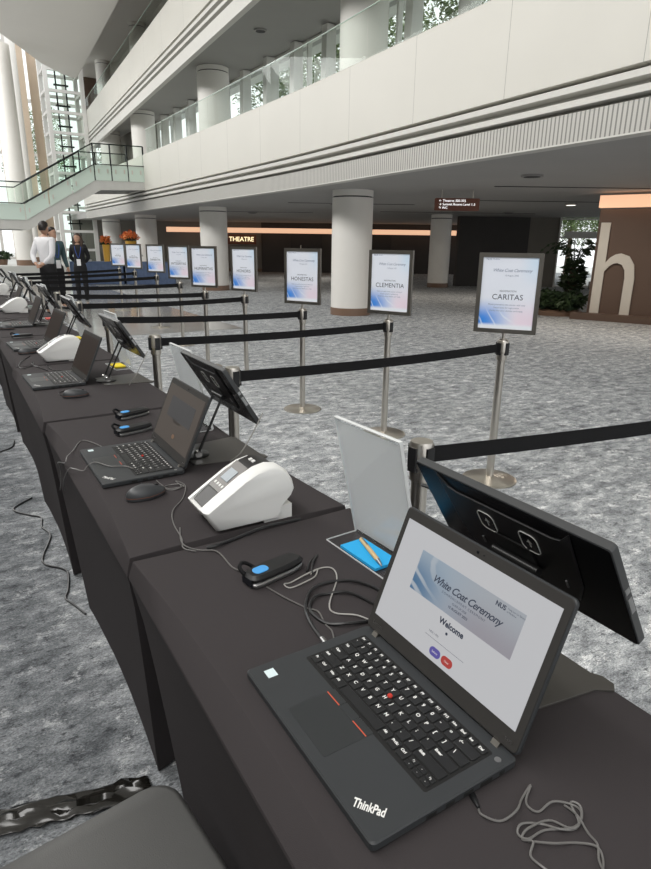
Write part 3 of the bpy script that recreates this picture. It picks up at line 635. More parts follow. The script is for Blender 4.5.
def laptop(label, loc, rz, tilt, mode):
    t=thing('laptop',label,'laptop',loc,rz,'open laptops on the tables')
    W,D=.336,.2325
    MB().prism(rrect(W,D,.007),.0025,.0158,.002).build('base',M['laptop'],t)
    mb=MB()
    for sx in (-1,1):
        for sy in (-1,1): mb.box((sx*.13-.012,sy*.09-.004,0),(sx*.13+.012,sy*.09+.004,.003))
    mb.build('rubber_feet',M['keywell'],t)
    MB().prism(rrect(.292,.1165,.004,0,.0365),.0150,.0160).build('keyboard_well',M['keywell'],t)
    kb,lg=keyboard(); k=kb.build('keyboard',M['key'],t,smooth=0); lg.build('key_legends',M['legend'],k,smooth=0)
    # legends lie in world of keyboard parent (same origin)
    MB().prism(rrect(.100,.066,.003,-.012,-.066),.0152,.0161).build('touchpad',M['pad'],t)
    mb=MB(); mb.mi=0
    for i in range(3):
        mb.mi=0; mb.prism(rrect(.033,.0125,.002,-.0455+.0335*i,-.0265,2),.0156,.0166,.0004)
        if i!=1: mb.mi=1; mb.box((-.0615+.0335*i,-.0331,.0160),(-.0295+.0335*i,-.0316,.0167))
    mb.build('trackpoint_buttons',[M['pad'],M['redline']],t)
    MB().lathe([(.0036,0),(.0042,.0025),(.003,.0042)],(-.0055,.0405,.0165),14).build('pointing_stick',M['red'],t)
    MB().box((-.150,-.094,.0158),(-.132,-.078,.0163)).build('sticker',M['sticker'],t)
    mb=MB(); mb.mesh(glyphs('ThinkPad',.0135,bold=.0004),Matrix.Translation((.128,-.0915,.0164))@Matrix.Rotation(math.radians(36),4,'Z')@Matrix.Diagonal((.80,1.3,1,1)))
    mb.build('wordmark',M['legend'],t,smooth=0)
    MB().lathe([(.0045,0),(.0045,.0006)],(.156,.092,.0158),16).build('power_button',M['silver'],t)
    mb=MB()
    for y,w in ((-.03,.016),(.0,.014),(.03,.016),(.06,.02),(.088,.009)): mb.box((W/2-.002,y-w/2,.0055),(W/2+.0004,y+w/2,.0105))
    mb.build('side_ports',M['keywell'],t)
    # hinges
    for sx in (-1,1): MB().prism([(.104,.0145),(.118,.0145),(.118,.021),(.110,.0215)],sx*.136-.006,sx*.136+.006,ax='x').build('hinge',M['alu'],t)
    lid=thing('lid',None,None); lid.parent=t; lid.location=(0,.112,.0165); lid.rotation_euler=(-tilt,0,0)
    MB().prism(rrect(W,.222,.008,0,.113),-.0075,0,.0015).build('shell',M['laptop'],lid,rot=(PI/2,0,0),loc=(0,0,0))
    # bezel and screen on the operator side (-y)
    MB().prism(rrect(W-.004,.218,.007,0,.113),0,.0012,.0004).build('bezel',M['bezel'],lid,rot=(PI/2,0,0))
    sc={'on':'page','dim':'pagedim','off':'pagedark'}[mode]
    MB().box((-.1545,-.0022,.030),(.1545,-.0012,.2055)).build('screen',M[sc],lid,smooth=0)
    mb=MB(); mb.mesh(glyphs('Lenovo',.0085),Matrix.Translation((-.140,.016,0))); mb.mesh(glyphs('T470',.006),Matrix.Translation((.150,.014,0)))
    mb.build('bezel_wordmark',M['silver'],lid,rot=(PI/2,0,0),loc=(0,-.0016,0),smooth=0)
    mb=MB(); mb.cyl((0,0,0),.0022,.0006,12); mb.cyl((.012,0,0),.001,.0006,8); mb.build('camera',M['blackgl'],lid,rot=(PI/2,0,0),loc=(0,-.0012,.2135))
    if mode!='off':
        bn='banner' if mode=='on' else 'bannerdim'
        MB().box((-.101,-.0028,.106),(.111,-.0022,.172)).build('banner',M[bn],lid,smooth=0)
    if mode=='on':
        mb=MB()
        D=Matrix.Translation((.005,-.016,0))
        mb.mesh(glyphs('White Coat Ceremony',.0165,shear=.38,spacing=.90,bold=.0002),D@Matrix.Translation((.004,.1585,0))); mb.mesh(glyphs('COMMENCEMENT CEREMONY',.0052,spacing=1.35),D@Matrix.Translation((.004,.1475,0)))
        mb.mesh(glyphs('CLASS OF 2028',.0045),D@Matrix.Translation((.000,.1405,0))); mb.mesh(glyphs('10 AUGUST 2023',.0055,bold=.0001),D@Matrix.Translation((.000,.1335,0)))
        mb.mesh(glyphs('NUS',.0095,bold=.0003),D@Matrix.Translation((.064,.180,0))); mb.mesh(glyphs('Yong Loo Lin School',.0036,'LEFT'),D@Matrix.Translation((.076,.182,0))); mb.mesh(glyphs('of Medicine',.0036,'LEFT'),D@Matrix.Translation((.076,.1775,0)))
        mb.mesh(glyphs('Welcome',.0128,bold=.0005),D@Matrix.Translation((-.001,.1085,0))); mb.cyl((0,.080,-.0002),.0022,.0004,12)
        mb.mesh(glyphs('NRIC / FIN',.0045,'LEFT'),D@Matrix.Translation((-.038,.084,0))); mb.box((-.038,.0605,-.0002),(.045,.0608,.0002))
        mb.build('screen_text',M['ink'],lid,rot=(PI/2,0,0),loc=(0,-.0031,0),smooth=0)
        for x,m,nm in ((-.0085,'btnblue','violet on-screen button'),(.0175,'btnred','red on-screen button')):
            tag(MB().prism(rrect(.023,.0135,.0066,x,.044),0,.0005).build('screen_button',M[m],lid,rot=(PI/2,0,0),loc=(0,-.0023,0),smooth=0),nm)
        mb=MB(); mb.mesh(glyphs('Submit',.0045),Matrix.Translation((-.0085,.044,0))); mb.mesh(glyphs('Clear',.0045),Matrix.Translation((.0175,.044,0))); mb.build('button_text',M['legend'],lid,rot=(PI/2,0,0),loc=(0,-.0031,0),smooth=0)
    if mode=='dim':
        mb=MB(); mb.mesh(glyphs('Welcome',.0165),Matrix.Translation((0,.1025,0))); mb.build('screen_text',M['blackpl'],lid,rot=(PI/2,0,0),loc=(0,-.0031,0),smooth=0)
        MB().prism(rrect(.023,.0135,.0066,.0125,.0585),0,.0005).build('screen_button',M['brownband'],lid,rot=(PI/2,0,0),loc=(0,-.0023,0),smooth=0)
    return t
R90=-PI/2
laptop('open black laptop with the bright welcome page on the nearest table',(.427,.562,T),R90,math.radians(21.5),'on')
laptop('open black laptop with a dim screen on the second table',(.402,1.786,T),R90,math.radians(24),'dim')
l3=laptop('open black laptop beside the printer cables on the third table',(.378,3.12,T),R90+.03,math.radians(24),'off')
note_kids()
dup(l3,'open black laptop behind the second printer on the fourth table',(.405,4.28,T),R90+.05,'open laptops on the tables')
dup(l3,'open black laptop at the left edge of the photo on the fifth table',(.425,5.43,T),R90,'open laptops on the tables')
dup(l3,'farthest open laptop, on the sixth table',(.42,6.72,T),R90,'open laptops on the tables')

# ------------------------------------------------------------------ mice
def mouse(label,loc,rz):
    t=thing('computer_mouse',label,'mouse',loc,rz,'wired mice beside the laptops')
    R=[]; n=20
    for z,f in ((0.001,.93),(.004,1),(.010,1.0)): R.append([(.030*f*math.cos(2*PI*i/n)*(1-.12*abs(math.sin(2*PI*i/n))),.055*f*math.sin(2*PI*i/n),z) for i in range(n)])
    MB().rings(R).build('lower_shell',M['mouse'],t)
    R=[]
    for j in range(8):
        a=j/7*PI/2; f=math.cos(a)**.75; R.append([(.0298*f*math.cos(2*PI*i/n)*(1-.12*abs(math.sin(2*PI*i/n))),-.006*(1-f)+.0548*f*math.sin(2*PI*i/n),.0112+.025*math.sin(a)-.008*max(0,f*math.sin(2*PI*i/n))*math.sin(a)) for i in range(n)])
    MB().rings(R[:-1]+[[tuple(Vector(p)*.5+Vector((0,-.003,.0181)))for p in R[-2]]]).build('upper_shell',M['mouse'],t)
    R=[[(.0303*math.cos(2*PI*i/n)*(1-.12*abs(math.sin(2*PI*i/n))),.0553*math.sin(2*PI*i/n),z) for i in range(n)] for z in (.0098,.0114)]
    MB().rings(R,cap=False).build('trim_line',M['orange'],t)
    MB().prism([( .024,.024),(.034,.0235),(.036,.029),(.03,.032),(.024,.031)],-.003,.003,ax='x').build('scroll_wheel',M['blackpl'],t)
    return t
m2=mouse('dark grey mouse beside the dim laptop on the second table',(.374,1.511,T),R90+.15); note_kids()
for l,p,r in (('dark grey mouse near the corner of the third table',(.415,2.75,T),R90),('dark mouse in front of the second printer on the fourth table',(.362,4.0,T),R90+.2),('mouse beside the laptop at the left edge on the fifth table',(.351,5.2,T),R90)): dup(m2,l,p,r,'wired mice beside the laptops')

# ------------------------------------------------------------------ handheld scanners
def scanner(label,loc,rz,strap=True):
    t=thing('handheld_scanner',label,'scanner',loc,rz,'black handheld scanners')
    o=[(-.021,-.060),(-.024,-.045),(-.024,.03),(-.020,.055),(-.012,.066),(.012,.066),(.020,.055),(.024,.03),(.024,-.045),(.021,-.060),(.012,-.066),(-.012,-.066)]
    MB().prism(o,.001,.012,.003).build('lower_body',M['silver'],t)
    MB().prism([(x*1.02,y*1.01) for x,y in o],.010,.027,.006).build('upper_body',M['blackpl'],t)
    tag(MB().prism(rrect(.024,.034,.010,0,-.034),.026,.0285,.0008).build('button',M['bluebtn'],t),'blue oval button')
    MB().box((-.016,-.0675,.006),(.016,-.0655,.02)).build('scan_window',M['blackgl'],t)
    if strap: MB().tube(smoothpath([(-.010,-.057,.018),(-.016,-.066,.026),(-.026,-.066,.034),(-.036,-.052,.034),(-.036,-.036,.024),(-.024,-.026,.014)]),.0042,6).build('wrist_strap',M['belt'],t)
    return t
sc=scanner('black handheld scanner with blue button on the nearest table',(.487,.982,T),R90+.20); note_kids()
dup(sc,'black handheld scanner with blue button behind the dim laptop',(.497,2.105,T),R90+.25,'black handheld scanners')
dup(sc,'black handheld scanner on the far end of the second table',(.548,2.312,T),R90+.35,'black handheld scanners')
dup(sc,'pale looking scanner on the fourth table beyond its laptop',(.405,4.70,T),R90+.1,'black handheld scanners')

# ------------------------------------------------------------------ label printers
def printer(label,loc,rz):
    t=thing('label_printer',label,'printer',loc,rz,'white label printers')
    P=[(.030,.004),(.004,.046),(.000,.056),(.020,.070),(.060,.096),(.100,.122),(.135,.139),(.165,.145),(.192,.140),(.214,.124),(.229,.099),(.2335,.078),(.226,.062),(.200,.036),(.188,.004)]
    def shell(x0,x1,d0,d1):
        cx=sum(p[0] for p in P)/len(P); cz=.065
        ins=lambda d:[(p[0]+(cx-p[0])*d/.11,p[1]+(cz-p[1])*d/.07) for p in P]
        R=[]
        for x,d in ((x0,d0[0]),(x0+(.010 if d0[0] else .0001),d0[1]),(x1-(.014 if d1[0] else .0001),d1[1]),(x1-.005,d1[0]*.45),(x1,d1[0])):
            R.append([(x,a,b) for a,b in ins(d)])
        return MB().rings(R)
    shell(.026,.064,(0,0),(.007,0)).build('side_shell',M['prwhite'],t,smooth=50)
    MB().prism([(.036+(p[0]-.036)*.96,.004+(p[1]-.004)*.93) for p in P],-.0625,-.052,ax='x').build('side_shell',M['prwhite'],t)
    C=[(.034,.004),(.010,.044),(.028,.064),(.064,.090),(.104,.116),(.137,.133),(.165,.1395),(.191,.134),(.212,.118),(.226,.096),(.228,.07),(.19,.02)]
    MB().prism(C,-.0525,.0265,ax='x').build('core',M['prblack'],t)
    MB().prism([(.032,.004),(.006,.044),(.0025,.050),(.022,.052),(.06,.02)],-.0525,.0265,ax='x').build('front_lip',M['prwhite'],t)
    MB().prism([(.052,.0836),(.128,.1326),(.128,.1296),(.052,.0806)],-.050,.020,ax='x').build('control_panel',M['prgrey'],t)
    MB().prism([(.078,.1022),(.108,.1216),(.108,.119),(.078,.0995)],-.036,.004,ax='x').build('display',M['lcd'],t)
    mb=MB()
    for i in range(4): x=-.040+.014*i; mb.prism([(.062,.0915),(.068,.0954),(.068,.093),(.062,.089)],x,x+.008,ax='x')
    for i in range(2): x=-.03+.016*i; mb.prism([(.150,.1385),(.158,.1405),(.158,.138),(.150,.136)],x,x+.010,ax='x')
    mb.build('buttons',M['legend'],t,smooth=0)
    MB().prism([(.012,.0525),(.050,.0775),(.050,.081),(.012,.056)],-.046,.016,ax='x').build('label_outlet',M['prblack'],t)
    MB().prism([(.036,.066),(.132,.1275),(.135,.139),(.03,.0745)],.021,.0285,ax='x').build('edge_rail',M['blackgl'],t)
    MB().box((-.060,.150,.0),(.058,.2255,.036)).build('rear_base',M['prwhite'],t)
    MB().box((-.05,.045,0),(.05,.17,.006)).build('foot_plate',M['prgrey'],t)
    return t
p1=printer('white label printer on the near end of the second table',(.428,1.272,T),R90-.01); note_kids()
for l,p,r in (('white label printer on the fourth table behind the third laptop',(.385,3.70,T),R90+.0),('white label printer on the sixth table, third along the row',(.40,6.44,T),R90+.05),('white label printer at the left edge of the photo, fourth along the row',(.44,8.62,T),R90)): dup(p1,l,p,r,'white label printers')

# ------------------------------------------------------------------ monitors facing the guests
def monitor(label,loc,rz):
    """origin on the table top; back of the panel faces the operator"""
    t=thing('portable_monitor',label,'monitor',loc,rz,'black monitors turned to the guests')
    ln=math.atan2(.104,.168)               # lean of the panel towards the operator
    pn=thing('panel',None,None); pn.parent=t; pn.location=(0,.005,.221); pn.rotation_euler=(ln,0,0)
    MB().prism(rrect(.362,.205,.006),-.007,.007,.0012).build('shell',M['rimgrey'],pn,rot=(PI/2,0,0))
    MB().prism(rrect(.3585,.2015,.005),.0066,.0076).build('back_panel',M['monback'],pn,rot=(PI/2,0,0))
    MB().box((-.172,.0072,-.093),(.172,.0080,.093)).build('screen',M['blackgl'],pn)
    o=[(-.150,.100),(-.130,.074),(-.06,.066),(.06,.066),(.118,.074),(.136,.100)]
    MB().prism([(-.128,.098),(-.112,.078),(-.095,.072),(.088,.072),(.105,.078),(.122,.098),(.115,-.02),(.1,-.06),(-.1,-.06),(-.118,-.02)],.0068,.0105,.0015).build('back_plate',M['blackpl'],pn,rot=(PI/2,0,0))
    for x in (-.042,.040):
        mb=MB(); a=rrect(.034,.042,.011,x,.033); b=rrect(.0318,.0398,.0100,x,.033)
        V0=[(p[0],p[1],.0108) for p in a]; V1=[(p[0],p[1],.0118) for p in a]; V2=[(p[0],p[1],.0118) for p in b]; V3=[(p[0],p[1],.0108) for p in b]
        mb.rings([V0,V1,V2,V3],close=True); c=mb.build('clamp_pad',M['legend'],pn,rot=(PI/2,0,0))
        mb=MB(); mb.prism(rrect(.030,.038,.0095,x,.033),.0105,.0110); mb.build('pad_face',M['blackgl'],pn,rot=(PI/2,0,0))
        mb=MB(); mb.mesh(glyphs('\u25b2',.011),Matrix.Translation((x,.036,.0113))); mb.box((x-.001,.024,.0110),(x+.001,.033,.0113)); mb.build('pad_mark',M['legend'],pn,rot=(PI/2,0,0),smooth=0)
    mb=MB(); mb.box((.1805,-.004,-.03),(.1818,.004,.0)); mb.box((.1805,-.004,.01),(.1818,.004,.02)); mb.build('side_ports',M['silver'],pn)
    MB().box((-.186,-.005,.02),(-.180,.005,.032)).build('cable_plug',M['blackpl'],pn)
    MB().tube([(-.186,0,.026),(-.205,.0,.024),(-.222,.004,.014)],.0035,8).build('plug_lead',M['cordblack'],pn)
    for x in (-.072,.088): MB().box((x-.0015,-.0125,-.035),(x+.0015,-.0075,-.020)).build('latch',M['silver'],pn)
    # folding stand
    pl=[(-.095,-.115),(.085,-.115),(.118,.075),(.135,.098),(.125,.112),(.105,.112),(.09,.103),(-.105,.103),(-.12,.09)]
    MB().prism(pl,.0,.004,.0008).build('stand_plate',M['standgrey'],t)
    MB().lathe([(.046,.004),(.046,.008),(.040,.010)],(0,-.085,0),28).build('pivot_base',M['standblk'],t)
    for x in (-.034,.034):
        MB().tube([(x,-.085,.018),(x,.002,.190)],.0042,8).build('stand_arm',M['standblk'],t)
        MB().tube([(x-.008,-.085,.018),(x+.008,-.085,.018)],.0115,14).build('joint',M['chrome'],t)
    MB().tube([(-.044,.002,.190),(.044,.002,.190)],.008,12).build('joint_bar',M['standblk'],t)
    MB().prism(rrect(.075,.055,.008),-.004,.004).build('mount_plate',M['standblk'],t,loc=(0,.004,.205),rot=(PI/2+ln,0,0))
    return t
mn=monitor('black monitor seen from behind beside the lit laptop on the nearest table',(.683,.549,T),R90); note_kids()
ML=['','','black monitor seen from behind on the second table by the dim laptop','black monitor with thin stand arms on the third table','fourth monitor along the row, on the fourth table','fifth monitor along the row, above the red note pad','sixth monitor along the row, on the sixth table','seventh monitor along the row, on the seventh table','eighth monitor along the row, at the left edge','ninth monitor along the row, far away']
for k,y in ((2,1.76),(3,3.0),(4,4.20),(5,5.45),(6,6.75),(7,7.95),(8,9.15),(9,10.35)): dup(mn,ML[k],(.683+(.0,.0,.0,0,.0,.01,0,.01,0,0)[k],y,T),R90+(0,0,.0,.03,0,.02,0,0,0,0)[k],'black monitors turned to the guests')

# ------------------------------------------------------------------ acrylic sign holders with note pads
def holder(label,loc,rz):
    t=thing('acrylic_sign_holder',label,'sign holder',loc,rz,'clear acrylic sign holders')
    lean=math.radians(13)
    up=thing('upright',None,None); up.parent=t; up.location=(0,.040,.003); up.rotation_euler=(lean,0,0)
    MB().box((-.107,-.0035,0),(.107,-.0015,.297)).build('front_sheet',M['acryl'],up,smooth=0)
    MB().box((-.107,.0025,0),(.107,.0045,.297)).build('rear_sheet',M['acryl'],up,smooth=0)
    MB().box((-.1035,-.0010,.006),(.1035,.0000,.290)).build('paper_insert',M['paper'],up,smooth=0)
    mb=MB(); mb.box((-.1075,-.0037,.2965),(.1075,.0047,.2985)); mb.box((.1068,-.0037,0),(.1078,.0047,.297)); mb.box((-.1078,-.0037,0),(-.1068,.0047,.297)); mb.build('polished_edge',M['acredge'],up,smooth=0)
    MB().box((-.107,-.045,0),(.107,.043,.003)).build('foot',M['acryl'],t,smooth=0)
    mb=MB(); mb.box((-.1075,-.0462,0),(.1075,-.0448,.0032)); mb.box((.1068,-.045,0),(.108,.04,.0032)); mb.box((-.108,-.045,0),(-.1068,.04,.0032)); mb.build('foot_edge',M['acredge'],t,smooth=0)
    return t
h1=holder('clear acrylic sign holder with blue notes on the nearest table',(.712,.955,T),R90+.05); note_kids()
HP=[((.708,2.10),.02,'clear acrylic sign holder behind the monitor on the second table'),((.745,3.36),.05,'clear acrylic sign holder with yellow notes on the third table'),((.735,4.50),.03,'acrylic sign holder with yellow notes on the fourth table'),((.735,5.78),.04,'acrylic sign holder with red notes on the fifth table'),((.735,7.0),0,'acrylic sign holder on the sixth table'),((.735,8.2),.03,'acrylic sign holder on the seventh table')]
for (p,r,l) in HP: dup(h1,l,(p[0],p[1],T),R90+r,'clear acrylic sign holders')
def pad(label,m,loc,rz):
    mb=MB(); mb.box((-.050,-.028,0),(.050,.028,.006)); return tag(mb.build('note_pad',m,loc=loc,rot=(0,0,rz),smooth=0),label,'note pad')
tag(MB().box((-.062,-.034,0),(.062,.030,.006)).build('note_pad',M['noteblue'],loc=(.704,.950,T+.0032),rot=(0,0,R90+.05),smooth=0),'bright blue note pad lying on the acrylic holder foot','note pad')
pad('yellow note pad on the third table',M['noteyel'],(.738,3.36,T+.0032),R90+.05)
pad('yellow note pad on the fourth table, partly behind stand arms',M['noteyel'],(.728,4.50,T+.0032),R90)
pad('red note pad on the fifth table',M['notered'],(.728,5.78,T+.0032),R90)
t=thing('wooden_pen','short wooden pen lying on the blue note pad','pen',(.703,.945,T+.0145),math.radians(256))
MB().tube([(-.058,0,0),(.040,0,0)],.0052,12).build('barrel',M['wood'],t); MB().tube([(.040,0,0),(.052,0,-.001),(.062,0,-.003)],[.0048,.0036,.0012],12).build('tip',M['silver'],t)
MB().box((-.056,-.0012,.005),(-.02,.0012,.0068)).build('clip',M['silver'],t)

# ------------------------------------------------------------------ cords on the tables and the floor
def cord(label, pts, r=.0022, m='cordgrey', z=None, group=None, plug=None, sub=6):
    P=[(p[0],p[1],(z if z is not None else T+.0005+r)) if len(p)==2 else p for p in pts]
    P2=[]
    for i,p in enumerate(P):          # crossing loops ride over one another
        P2.append((p[0],p[1],p[2]+(.0032*(i%2) if z is None and len(pts[i])==2 else 0)))
    sp=smoothpath(P2,sub)
    if plug:
        t=thing('cord',label,'cord',P2[0],0); o=Vector(P2[0])
        MB().tube([q-o for q in sp],r,7).build('cable',M[m],t); d=(Vector(P2[0])-Vector(P2[1])).normalized(); MB().tube([Vector((0,0,.002)),d*.018+Vector((0,0,.003)),d*.028+Vector((0,0,.004))],[r*1.4,.0048,.0048],10).build('plug',M[plug],t)
        return t
    return tag(MB().tube(sp,r,7).build('cord',M[m]),label,'cord')
cord('pale cord running from the printer to the nearest scanner',[(.391,1.285),(.368,1.200),(.390,1.159),(.421,1.127),(.425,1.055),(.432,1.026)],.0016,'cordgrey')
cord('short black loop of cord behind the nearest scanner',[(.551,.958),(.575,.985),(.605,1.007),(.582,.984),(.565,.962),(.555,.94)],.0022,'cordblack')
cord('thin cord from under the scanner to the lit laptop',[(.454,.948),(.464,.896),(.485,.848),(.496,.821),(.490,.785),(.487,.759),(.479,.738)],.0014,'cordgrey')
cord('thick black coil of cable behind the lit laptop',[(.461,.750),(.467,.801),(.488,.853),(.528,.892),(.58,.896),(.615,.869),(.637,.817),(.605,.757),(.562,.752),(.519,.762),(.493,.783),(.483,.815),(.492,.844),(.514,.864),(.543,.865),(.58,.843),(.601,.787),(.597,.745)],.0030,'cordblack',plug='silver')
cord('pale thin cord looping from the scanner past the coil',[(.552,.945),(.572,.952),(.558,.935),(.531,.922),(.493,.921),(.486,.935),(.502,.938),(.54,.945),(.586,.956),(.601,.936),(.588,.901),(.527,.831),(.523,.805),(.551,.775),(.57,.742)],.0015,'cordwhite')
cord('grey cable bundle plugged into the right side of the lit laptop',[(.4555,.375),(.451,.365),(.466,.35),(.49,.348),(.512,.358),(.534,.364),(.516,.355),(.507,.344),(.515,.335),(.538,.334),(.558,.32),(.555,.306),(.536,.298),(.516,.305),(.504,.323),(.482,.333),(.471,.328),(.474,.316),(.502,.315),(.537,.297),(.558,.323),(.562,.313),(.55,.302),(.527,.3),(.516,.321),(.483,.325),(.47,.321),(.476,.311),(.463,.303),(.461,.288),(.471,.27),(.50,.22)],.0014,'cordgrey',plug='blackpl')
cord('loose cable strand trailing off the grey bundle',[(.474,.316),(.494,.298),(.52,.286),(.533,.27),(.527,.257),(.50,.242)],.0014,'cordgrey')
cord('second loose strand along the grey cable bundle',[(.549,.325),(.548,.307),(.542,.287),(.536,.271),(.523,.259),(.511,.240)],.0014,'cordgrey')
ex=.2365
cord('cord hanging over the front edge of the second table, left of the dim laptop',[(.37,1.962),(.341,2.049),(.315,2.088),(.271,1.984),(.2455,1.935,T+.004),(ex,1.918,T-.008),(ex,2.10,.675),(ex+.008,2.13,.64),(ex+.014,2.20,.575),(ex+.02,2.32,.49)],.0016,'cordgrey')
cord('cord from the dim laptop draped over the front table edge',[(.388,1.690,T+.019),(.372,1.725,T+.0185),(.335,1.745,T+.0185),(.306,1.80,T+.019),(.282,1.80,T+.012),(.266,1.785,T+.004),(.2455,1.82,T+.003),(ex,1.86,T-.01),(ex+.003,2.0,.655),(ex+.01,2.10,.60),(ex+.018,2.16,.545)],.0016,'cordgrey')
cord('short mouse cord beside the dim laptop',[(.372,1.548),(.378,1.57),(.387,1.595),(.388,1.613)],.0016,'cordblack')
cord('bundled cord between the dim laptop and the printer',[(.431,1.612),(.431,1.57),(.44,1.535),(.463,1.520),(.483,1.528),(.475,1.545),(.451,1.558),(.431,1.541),(.444,1.520),(.474,1.522),(.477,1.579),(.486,1.524),(.453,1.449),(.405,1.382),(.385,1.315),(.375,1.224),(.365,1.185),(.382,1.150)],.0014,'cordgrey')
cord('black printer lead tucked along the seam of the nearest table',[(.408,1.155),(.43,1.150),(.48,1.165),(.56,1.178),(.66,1.180)],.0040,'cordblack')
cord('mouse cord bunched beside the third laptop',[(.43,2.79),(.411,2.839),(.39,2.88),(.36,2.84),(.363,2.796),(.396,2.81),(.424,2.90)],.0018,'cordblack')
cord('tangle of black cords in front of the second printer',[(.363,3.90),(.304,3.736),(.274,3.60),(.284,3.499),(.334,3.559),(.36,3.515),(.345,3.60),(.355,3.66),(.34,3.63),(.36,3.50),(.39,3.40)],.0022,'cordblack')
cord('short black cord by the laptop on the fourth table',[(.42,3.56),(.402,3.523),(.416,3.402),(.449,3.348)],.002,'cordblack')
cord('black cord loop on the fifth table',[(.50,5.9),(.464,5.84),(.30,5.641),(.36,5.58)],.0022,'cordblack')
cord('black and grey power cord lying on the carpet along the tables',[(.24,3.53),(.135,3.413),(.199,3.292),(.249,3.226),(.237,3.107),(.259,2.977),(.191,2.731),(.255,2.622),(.272,2.566),(.250,2.427),(.23,2.362),(.250,2.299),(.278,2.208)],.0045,'cordblack',z=.006)
cord('farther power cord on the carpet at the left edge',[(.02,4.35),(.151,4.482),(.232,4.559),(.262,4.712)],.0045,'cordblack',z=.006)
for p,l in (((.775,1.62),'pale cable rising to the monitor on the second table'),((.775,2.83),'cable rising to the monitor on the third table')):
    x,y=p; cord(l,[(x-.105,y+.02,T+.006),(x-.09,y-.03,T+.05),(x-.06,y-.05,T+.11),(x-.028,y-.055,T+.170)],.0022,'cordwhite',sub=8)

# ------------------------------------------------------------------ belt stanchions and house signs
def post_parts(t):
    MB().lathe([(.165,0),(.165,.006),(.150,.013),(.06,.020),(.032,.026)],n=40).build('base',M['steel'],t)
    MB().lathe([(.0235,.02),(.0235,.755)],n=28).build('pole',M['steel'],t)
    MB().lathe([(.0235,.752),(.030,.756),(.030,.795),(.034,.797),(.034,.862),(.031,.870),(.0,.8705)],n=28).build('head',M['steel'],t)
    for i in range(4):
        a=i*PI/2+.12; mb=MB(); mb.M=Matrix.Rotation(a,4,'Z'); mb.box((.026,-.014,.785),(.0375,.014,.856)); mb.build('belt_clip',M['blackpl'],t)
near=[(1.07,1.22),(1.02,2.44),(1.005,3.55),(1.0,4.75),(1.0,5.9),(1.0,7.1),(1.0,8.3),(1.0,9.5),(1.0,10.7),(1.0,11.9)]
far=[(2.95,.93),(2.73,2.46),(2.72,3.55),(2.53,4.49),(2.68,6.0),(2.50,6.69),(2.77,8.37),(3.02,10.3),(3.08,11.9),(3.14,13.35)]
NL=['chrome belt post right beside the nearest table with its black belt','chrome belt post behind the monitor on the second table','chrome belt post standing beyond the third table','chrome belt post beyond the third monitor along the tables','fifth chrome belt post along the tables','sixth chrome belt post along the tables','seventh chrome belt post along the tables','eighth chrome belt post along the tables','ninth chrome belt post along the tables','tenth chrome belt post, near the standing people']
HN=['','CARITAS','CLEMENTIA','HONESTAS','HONORIS','HUMANITAS','INTEGRITAS','SAPIENTIA','SCIENTIA','VIRTUS']
for i,(a,b) in enumerate(zip(near,far)):
    t=thing('belt_stanchion',NL[i],'stanchion',(a[0],a[1],0),0,'belt posts beside the tables'); post_parts(t)
    d=Vector((b[0]-a[0],b[1]-a[1],0)); L=d.length; ang=math.atan2(d.y,d.x)
    R=[]
    for k in range(13):
        f=k/12; x=.036+(L-.075)*f; z=.826-.012*4*f*(1-f); R.append([(x,-.0008,z-.024),(x,.0008,z-.024),(x,.0008,z+.024),(x,-.0008,z+.024)])
    mb=MB(); mb.rings(R); mb.box((L-.045,-.006,.800),(L-.034,.006,.852)); mb.build('belt',M['belt'],t,rot=(0,0,ang),smooth=0)
    t=thing('belt_stanchion',('chrome belt post beyond the right edge holding the nearest belt' if i==0 else 'chrome post holding up the %s sign'%HN[i]),'stanchion',(b[0],b[1],0),0,'belt posts carrying signs'); post_parts(t)
